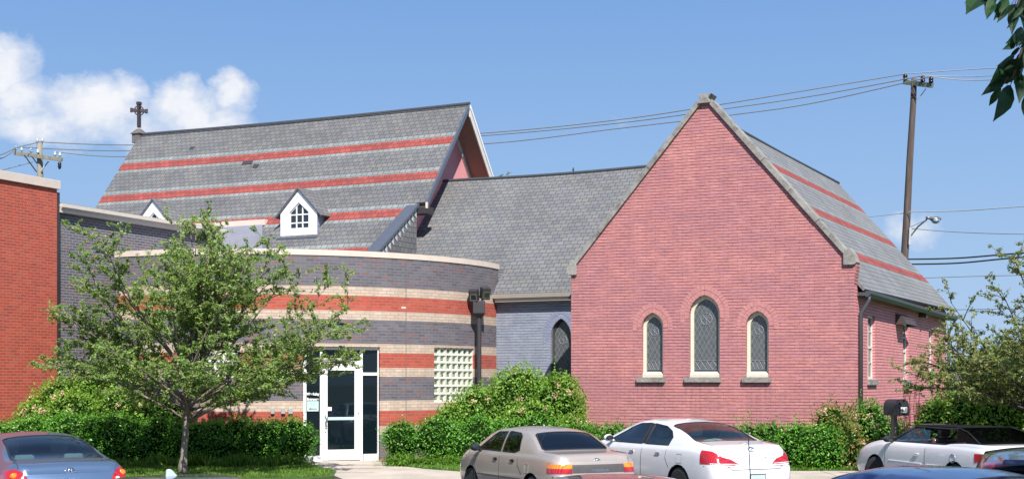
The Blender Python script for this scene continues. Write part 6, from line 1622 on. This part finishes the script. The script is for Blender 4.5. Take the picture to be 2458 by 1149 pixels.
# --- near row
def generic(label, loc, head, col, L=4.6, W=1.78, H=1.45, sedan=True, met=.4, seatm=None, extra=None, name='parked_car', coupe=False, rear_heads=False):
    pm = paint(label.split(' ')[0] + '_car_paint_%d' % int(H*1000), col, met, .3); k = H/1.45
    if coupe:
        top = [(0, .90), (.05, 1.0), (.2, 1.045), (.55, 1.055), (.9, 1.11), (1.35, 1.285), (1.85, 1.40), (2.35, 1.43), (2.7, 1.40), (3.1, 1.24), (3.5, 1.04), (3.9, .95), (4.45, .80), (4.7, .66), (4.8, .52)]
    else:
        top = [(0, .88), (.05, .99), (.18, 1.03), (.5, 1.05), (.85, 1.09), (1.2, 1.26), (1.6, 1.395), (2.1, 1.45), (2.6, 1.445), (2.95, 1.36), (3.3, 1.18), (3.6, 1.02), (4.05, .93), (4.4, .80), (4.55, .68), (4.6, .54)]
    Lx = top[-1][0]; top = [(a, b*k) for a, b in top]
    belt = [(0, .84*k), (.3, .94*k), (1.0, .965*k), (Lx-1.2, .94*k), (Lx-.5, .82*k), (Lx-.1, .66*k), (Lx, .5*k)]
    c = Car(name, label, loc, head, Lx, W, top, belt, pm, rear=[(.2, .10), (.36, .02), (.45, .0), (.60, .0), (.68, .03), (.85, .08), (1.0, .10), (1.1, .13)], nose=[(.2, .08), (.4, 0), (.55, .0), (.75, .08), (.9, .1)], wheels=(Lx*.215, Lx*.80), wr=.32, inset=.24 if coupe else .2)
    z = .955*k
    if coupe:
        sw = [[(1.62, z+.02), (1.60, z+.10), (1.85, 1.31), (2.35, 1.345), (2.65, 1.315), (3.22, 1.03), (3.22, z+.02)]]; rw = [(.70, -.60), (.70, .60), (.78, .66), (1.70, .57), (1.74, .5), (1.74, -.5), (1.70, -.57), (.78, -.66)]; fw = [(3.42, -.66), (3.42, .66), (2.66, .52), (2.66, -.52)]
    else:
        sw = [[(1.50, z+.02), (1.48, z+.1), (1.68, 1.29*k), (2.10, 1.35*k), (2.14, z+.02)], [(2.22, z+.02), (2.20, 1.355*k), (2.58, 1.335*k), (2.85, 1.26*k), (3.3, z+.05), (3.3, z+.02)]]; rw = [(.85, -.60), (.85, .60), (.9, .64), (1.56, .56), (1.6, .5), (1.6, -.5), (1.56, -.56), (.9, -.64)]; fw = [(3.52, -.66), (3.52, .66), (2.9, .54), (2.9, -.54)]
    for poly in sw: c.window(poly, 'y', lambda q: q.z > z-.02 and abs(q.y) > .3, sides=(1, -1), name='side_window')
    c.window(rw, 'z', lambda q: q.z > z-.02, name='rear_window', mat=M['glass'], trim=.016); c.window(fw, 'z', lambda q: q.z > z-.06, name='windscreen', trim=.016)
    c.seats(2.6, 1.75, .66*k, seatm or M['seat'], rear_heads=rear_heads); c.cabin(1.2, 3.4, .74*k, (.78, 1.5, z-.005))
    if extra: extra(c, k)
    else: c.lamp([(.48, .66), (.48, .86), (.95, .86), (.95, .66)], 'x', lambda q: q.x < .4, M['redlamp']); c.plate(.62)
    mb = MB()
    for sg in (1, -1): c.line(mb, 'y', [(2.18, .30), (2.18, .93*k)], sg=sg); c.line(mb, 'y', [(3.35, .34), (3.35, .9*k)], sg=sg)
    c.line(mb, 'z', [(.66, .66), (.18, .70)], .006); c.line(mb, 'z', [(.66, -.66), (.18, -.70)], .006)
    mb.sides('panel_seam', M['seam'], c.t)
    c.handle(2.4, .80*k, M['chrome']); c.mirror(3.15 if not coupe else 3.05, 1.03*k)
    c.lamp([(.45, .60), (.45, .74), (.82, .74), (.82, .60)], 'x', lambda q: q.x > Lx-.8, M['clearlamp'], name='headlight')
    c.finish(); c.wheel(5)
    return c
def coupe_rear(c, k):
    c.lamp([(.60, .70), (.58, .80), (.66, .92), (.74, .955), (.95, .90), (.95, .70)], 'x', lambda q: q.x < .45, M['redlamp'])
    for sg in (1, -1):
        for (y, z, r, m) in ((.76, .86, .06, 'amber'), (.67, .79, .035, 'clearlamp')):
            p, n = c.on('x', sg*y, z, 1)
            if p is not None: MB().blob(p + n*.0, (.03, r, r*.85), 14, 8).build('lamp_lens', M[m], c.t, smooth=True, world=False, uv='none')
    c.oval(0, .915, .15, .105, M['chrome']); c.text('SOLARA', .05, .0, .80, M['chrome'], 1.2); c.plate(.60)
    mb = MB(); c.line(mb, 'x', [(-.62, .74), (-.5, .70), (.5, .70), (.62, .74)], .006); mb.sides('boot_seam', M['seam'], c.t)
    MB().box((1.02, 0, .985), (.12, .34, .05)).build('brake_light', M['redlamp'], c.t, world=False, bevel=.015, uv='none')
generic('silver-blue coupe with round amber taillights and pale headrests in front of the long hedge', (-6.27, 19.3, LOT), 33, (.125, .20, .33), W=1.80, H=1.43, coupe=True, extra=coupe_rear, seatm=M['seatl'], rear_heads=True, met=.55)
def fin(c, k):
    p, n = c.on('z', 2.2, .0, 1)
    MB().prism([p + Vector(q) for q in ((-.02, -.012, -.01), (-.015, -.012, .05), (.012, -.012, .055), (.035, -.012, .042), (.085, -.012, -.01))], (0, .025, 0)).build('roof_antenna', plain('pale_blue_fin', (.50, .58, .72), .3), c.t, world=False, bevel=.01, uv='none')
    c.lamp([(.48, .66), (.48, .86), (.95, .86), (.95, .66)], 'x', lambda q: q.x < .4, M['redlamp']); c.plate(.62)
generic('dark-blue sedan roof with pale shark fin antenna below the small tree', (-4.32, 9.1, LOT), -48, (.03, .04, .06), H=1.455, extra=fin)
def mast(c, k):
    p, n = c.on('z', .55, -.70, 1)
    mb = MB(); mb.lathe([(.025, 0), (.018, .03), (.008, .05)], p, 'z', 8); mb.tube([p, p + Vector((.03, .0, .45)), p + Vector((-.015, .03, .86))], [.005, .004, .003], 5)
    mb.build('whip_antenna', M['black'], c.t, world=False, uv='none')
    mb = MB(); q, n = c.on('z', 2.0, -.48, 1); mb.box(q + Vector((0, 0, .008)), (.4, .05, .02)); mb.build('roof_strip', M['trim'], c.t, world=False, uv='none')
    c.lamp([(.48, .66), (.48, .86), (.95, .86), (.95, .66)], 'x', lambda q: q.x < .4, M['redlamp']); c.plate(.62)
generic('maroon sedan roof with thin whip antenna in front of the white sedan', (.90, 8.35, LOT), 2, (.10, .022, .03), H=1.452, extra=mast, met=.2)
generic('blue sedan showing only its wide roof below the white convertible', (4.85, 9.75, LOT), 31, (.05, .10, .24), H=1.458, W=1.84, met=.45)
def suv():
    pm = paint('navy_hatch_paint', (.012, .016, .06), .3, .25)
    c = Car('parked_car', 'navy hatchback with roof spoiler and tall red pillar lamp partly covering the white convertible', (4.92, 12.25, LOT), -20, 4.5, 1.76,
            [(0, .92), (.04, 1.0), (.12, 1.16), (.24, 1.33), (.36, 1.43), (.7, 1.475), (1.6, 1.51), (2.3, 1.50), (2.7, 1.42), (3.1, 1.22), (3.45, 1.04), (3.9, .96), (4.25, .84), (4.42, .7), (4.5, .54)],
            [(0, .88), (.3, .97), (1.0, .985), (3.4, .95), (4.0, .84), (4.4, .68), (4.5, .5)], pm, rear=[(.2, .10), (.36, .02), (.45, 0), (.62, .0), (.75, .04), (1.0, .07), (1.5, .10)], nose=[(.2, .08), (.4, 0), (.55, 0), (.75, .08), (.9, .1)], wheels=(.85, 3.55), wr=.325, inset=.16)
    for poly in [[(.62, 1.02), (.66, 1.30), (1.3, 1.39), (1.3, 1.02)], [(1.38, 1.02), (1.38, 1.395), (2.0, 1.40), (2.02, 1.02)], [(2.1, 1.02), (2.08, 1.40), (2.4, 1.385), (2.7, 1.29), (3.1, 1.04), (3.1, 1.02)]]:
        c.window(poly, 'y', lambda q: q.z > .98 and abs(q.y) > .3, sides=(1, -1), name='side_window')
    c.window([(-.60, 1.0), (-.53, 1.37), (.53, 1.37), (.60, 1.0)], 'x', lambda q: q.x < .5 and q.z > .97, name='rear_window', mat=M['glassc'], trim=.02)
    c.window([(3.4, -.64), (3.4, .64), (2.7, .52), (2.7, -.52)], 'z', lambda q: q.z > .9, name='windscreen')
    c.lamp([(.70, .95), (.67, 1.25), (.63, 1.40), (.95, 1.40), (.95, .95)], 'x', lambda q: q.x < .5, M['redlamp'])
    c.lamp([(.25, 1.36), (.55, 1.36), (.55, 1.42), (.25, 1.45)], 'y', lambda q: abs(q.y) > .4 and q.z > 1.3, M['redlamp'], name='pillar_lamp')
    mb = MB(); mb.hull8([(.02, -.46, 1.43), (.02, .46, 1.43), (.40, .50, 1.46), (.40, -.50, 1.46), (.04, -.44, 1.475), (.04, .44, 1.475), (.40, .48, 1.50), (.40, -.48, 1.50)])
    mb.build('roof_spoiler', pm, c.t, world=False, bevel=.012, uv='none')
    MB().box((.34, .02, 1.25), (.02, .84, .14)).build('window_sunshade', plain('pale_green_shade', (.55, .78, .72), .5), c.t, world=False, bevel=.008, uv='none')
    c.seats(2.2, 1.3, .70, M['seat']); c.cabin(.6, 3.1, .78); c.plate(.66); c.handle(2.2, .82, pm); c.mirror(2.95, 1.08)
    mb = MB()
    for sg in (1, -1): c.line(mb, 'y', [(2.05, .30), (2.05, .95)], sg=sg); c.line(mb, 'y', [(3.15, .34), (3.15, .92)], sg=sg)
    mb.sides('panel_seam', M['seam'], c.t)
    c.lamp([(.45, .62), (.45, .76), (.82, .76), (.82, .62)], 'x', lambda q: q.x > 3.8, M['clearlamp'], name='headlight')
    c.finish(); c.wheel(5)
suv()

# ------------------------------------------------------------------ sky, sun, camera
SUN_EL, SUN_AZ = R(46), math.atan2(.215, -.977)
wd = bpy.data.worlds.new('World'); scene.world = wd; wd.use_nodes = True
nt = wd.node_tree; bg = nt.nodes['Background']
sky = nt.nodes.new('ShaderNodeTexSky'); sky.sky_type = 'NISHITA'; sky.sun_disc = False
sky.sun_elevation = SUN_EL; sky.sun_rotation = SUN_AZ; sky.altitude = 300; sky.air_density = 1.0; sky.dust_density = .3; sky.ozone_density = 2.0
class W_(NT):
    def __init__(s): s.t = nt
w = W_()
tc = nt.nodes.new('ShaderNodeTexCoord').outputs['Generated']
sp = w.n('ShaderNodeSeparateXYZ', {0: tc}); x, y, z = sp.outputs[0], sp.outputs[1], sp.outputs[2]
ay = w.math('MAXIMUM', y, .02); ca0 = w.math('DIVIDE', x, ay); ce0 = w.math('DIVIDE', z, ay)      # direction slopes towards the church
nv = w.n('ShaderNodeCombineXYZ', {0: ca0, 1: w.math('MULTIPLY', ce0, 1.25), 2: .37}).outputs[0]
wp = w.n('ShaderNodeSeparateXYZ', {0: w.noise(nv, 17.0, 6, .62).outputs[1]})
ca = w.math('ADD', ca0, w.math('MULTIPLY', w.math('SUBTRACT', wp.outputs[0], .5), .05)); ce = w.math('ADD', ce0, w.math('MULTIPLY', w.math('SUBTRACT', wp.outputs[1], .5), .045))
nz = w.noise(nv, 19.0, 9, .62).outputs[0]; nz2 = w.noise(nv, 5.0, 3).outputs[0]
tot = None
def CD(px, py, rx, ry, amp=1.0):
    a = w.math('DIVIDE', w.math('SUBTRACT', ca, (px-PX0)/FP), rx/FP); b = w.math('DIVIDE', w.math('SUBTRACT', ce, (PY0-py)/FP), ry/FP)
    d = w.math('SQRT', w.math('ADD', w.math('MULTIPLY', a, a), w.math('MULTIPLY', b, b)))
    return w.math('MULTIPLY', w.math('SUBTRACT', 1.0, d, clamp=True), amp)
for q in ((15, 165, 115, 115, 1.0), (70, 250, 150, 95, .9), (200, 265, 180, 115, 1.1), (300, 225, 70, 75, .7), (430, 265, 120, 95, 1.0), (440, 205, 55, 45, .6), (555, 220, 75, 70, .9), (520, 290, 110, 70, .75), (120, 310, 260, 75, .7), (360, 320, 280, 60, .55), (-200, 230, 240, 170, 1.0), (2190, 560, 90, 70, .45), (1500, 300, 90, 30, .16)):
    d = CD(*q); tot = d if tot is None else w.math('MAXIMUM', tot, d)
den = w.math('MULTIPLY', tot, w.math('ADD', w.math('MULTIPLY', nz, 2.6), -.3))
cl = w.ramp(den, [(.12, (0,)*3), (.30, (.5,)*3), (.62, (.95,)*3)])
front_ = w.math('GREATER_THAN', y, .02)
clf = w.math('MULTIPLY', cl, front_)
elev = w.math('DIVIDE', w.math('MAXIMUM', z, 0.0), .45)
low = w.ramp(elev, [(0, (2.7, 3.55, 4.75)), (.12, (2.3, 3.3, 4.7)), (.35, (1.68, 2.78, 4.55)), (.62, (1.12, 2.15, 4.15)), (1, (.85, 1.7, 3.6))])
base = w.mix(w.ramp(elev, [(.7, (0,)*3), (1, (1,)*3)]), low, sky.outputs[0])
cloud_c = w.mix(w.ramp(w.math('ADD', w.math('MULTIPLY', nz, .8), w.math('MULTIPLY', den, .4)), [(.35, (0,)*3), (.8, (1,)*3)]), (3.9, 4.25, 5.0), (5.3, 5.35, 5.5))
nt.links.new(w.mix(clf, base, cloud_c), bg.inputs[0]); bg.inputs[1].default_value = .1
sun = bpy.data.lights.new('sun', 'SUN'); sun.energy = 4.2; sun.angle = R(.53); sun.color = (1.0, .955, .89)
so = bpy.data.objects.new('sun', sun); COL.objects.link(so)
sv = Vector((  .215*math.cos(SUN_EL), -.977*math.cos(SUN_EL), math.sin(SUN_EL))); so.location = sv*60; so.rotation_euler = sv.to_track_quat('Z', 'Y').to_euler()

cam = bpy.data.cameras.new('camera'); co = bpy.data.objects.new('camera', cam); COL.objects.link(co)
co.location = (0, 0, EYE); co.rotation_euler = (R(90), 0, 0)
cam.sensor_fit = 'HORIZONTAL'; cam.sensor_width = 36; cam.lens = FP/2458*36; cam.shift_x = 0; cam.shift_y = (PY0-574.5)/2458; cam.clip_end = 9000; cam.clip_start = .05
scene.camera = co
scene.view_settings.view_transform = 'Standard'; scene.view_settings.look = 'None'; scene.view_settings.exposure = 0.85; scene.view_settings.gamma = 1.0
scene.render.engine = 'CYCLES'; scene.cycles.max_bounces = 8; scene.cycles.transparent_max_bounces = 12
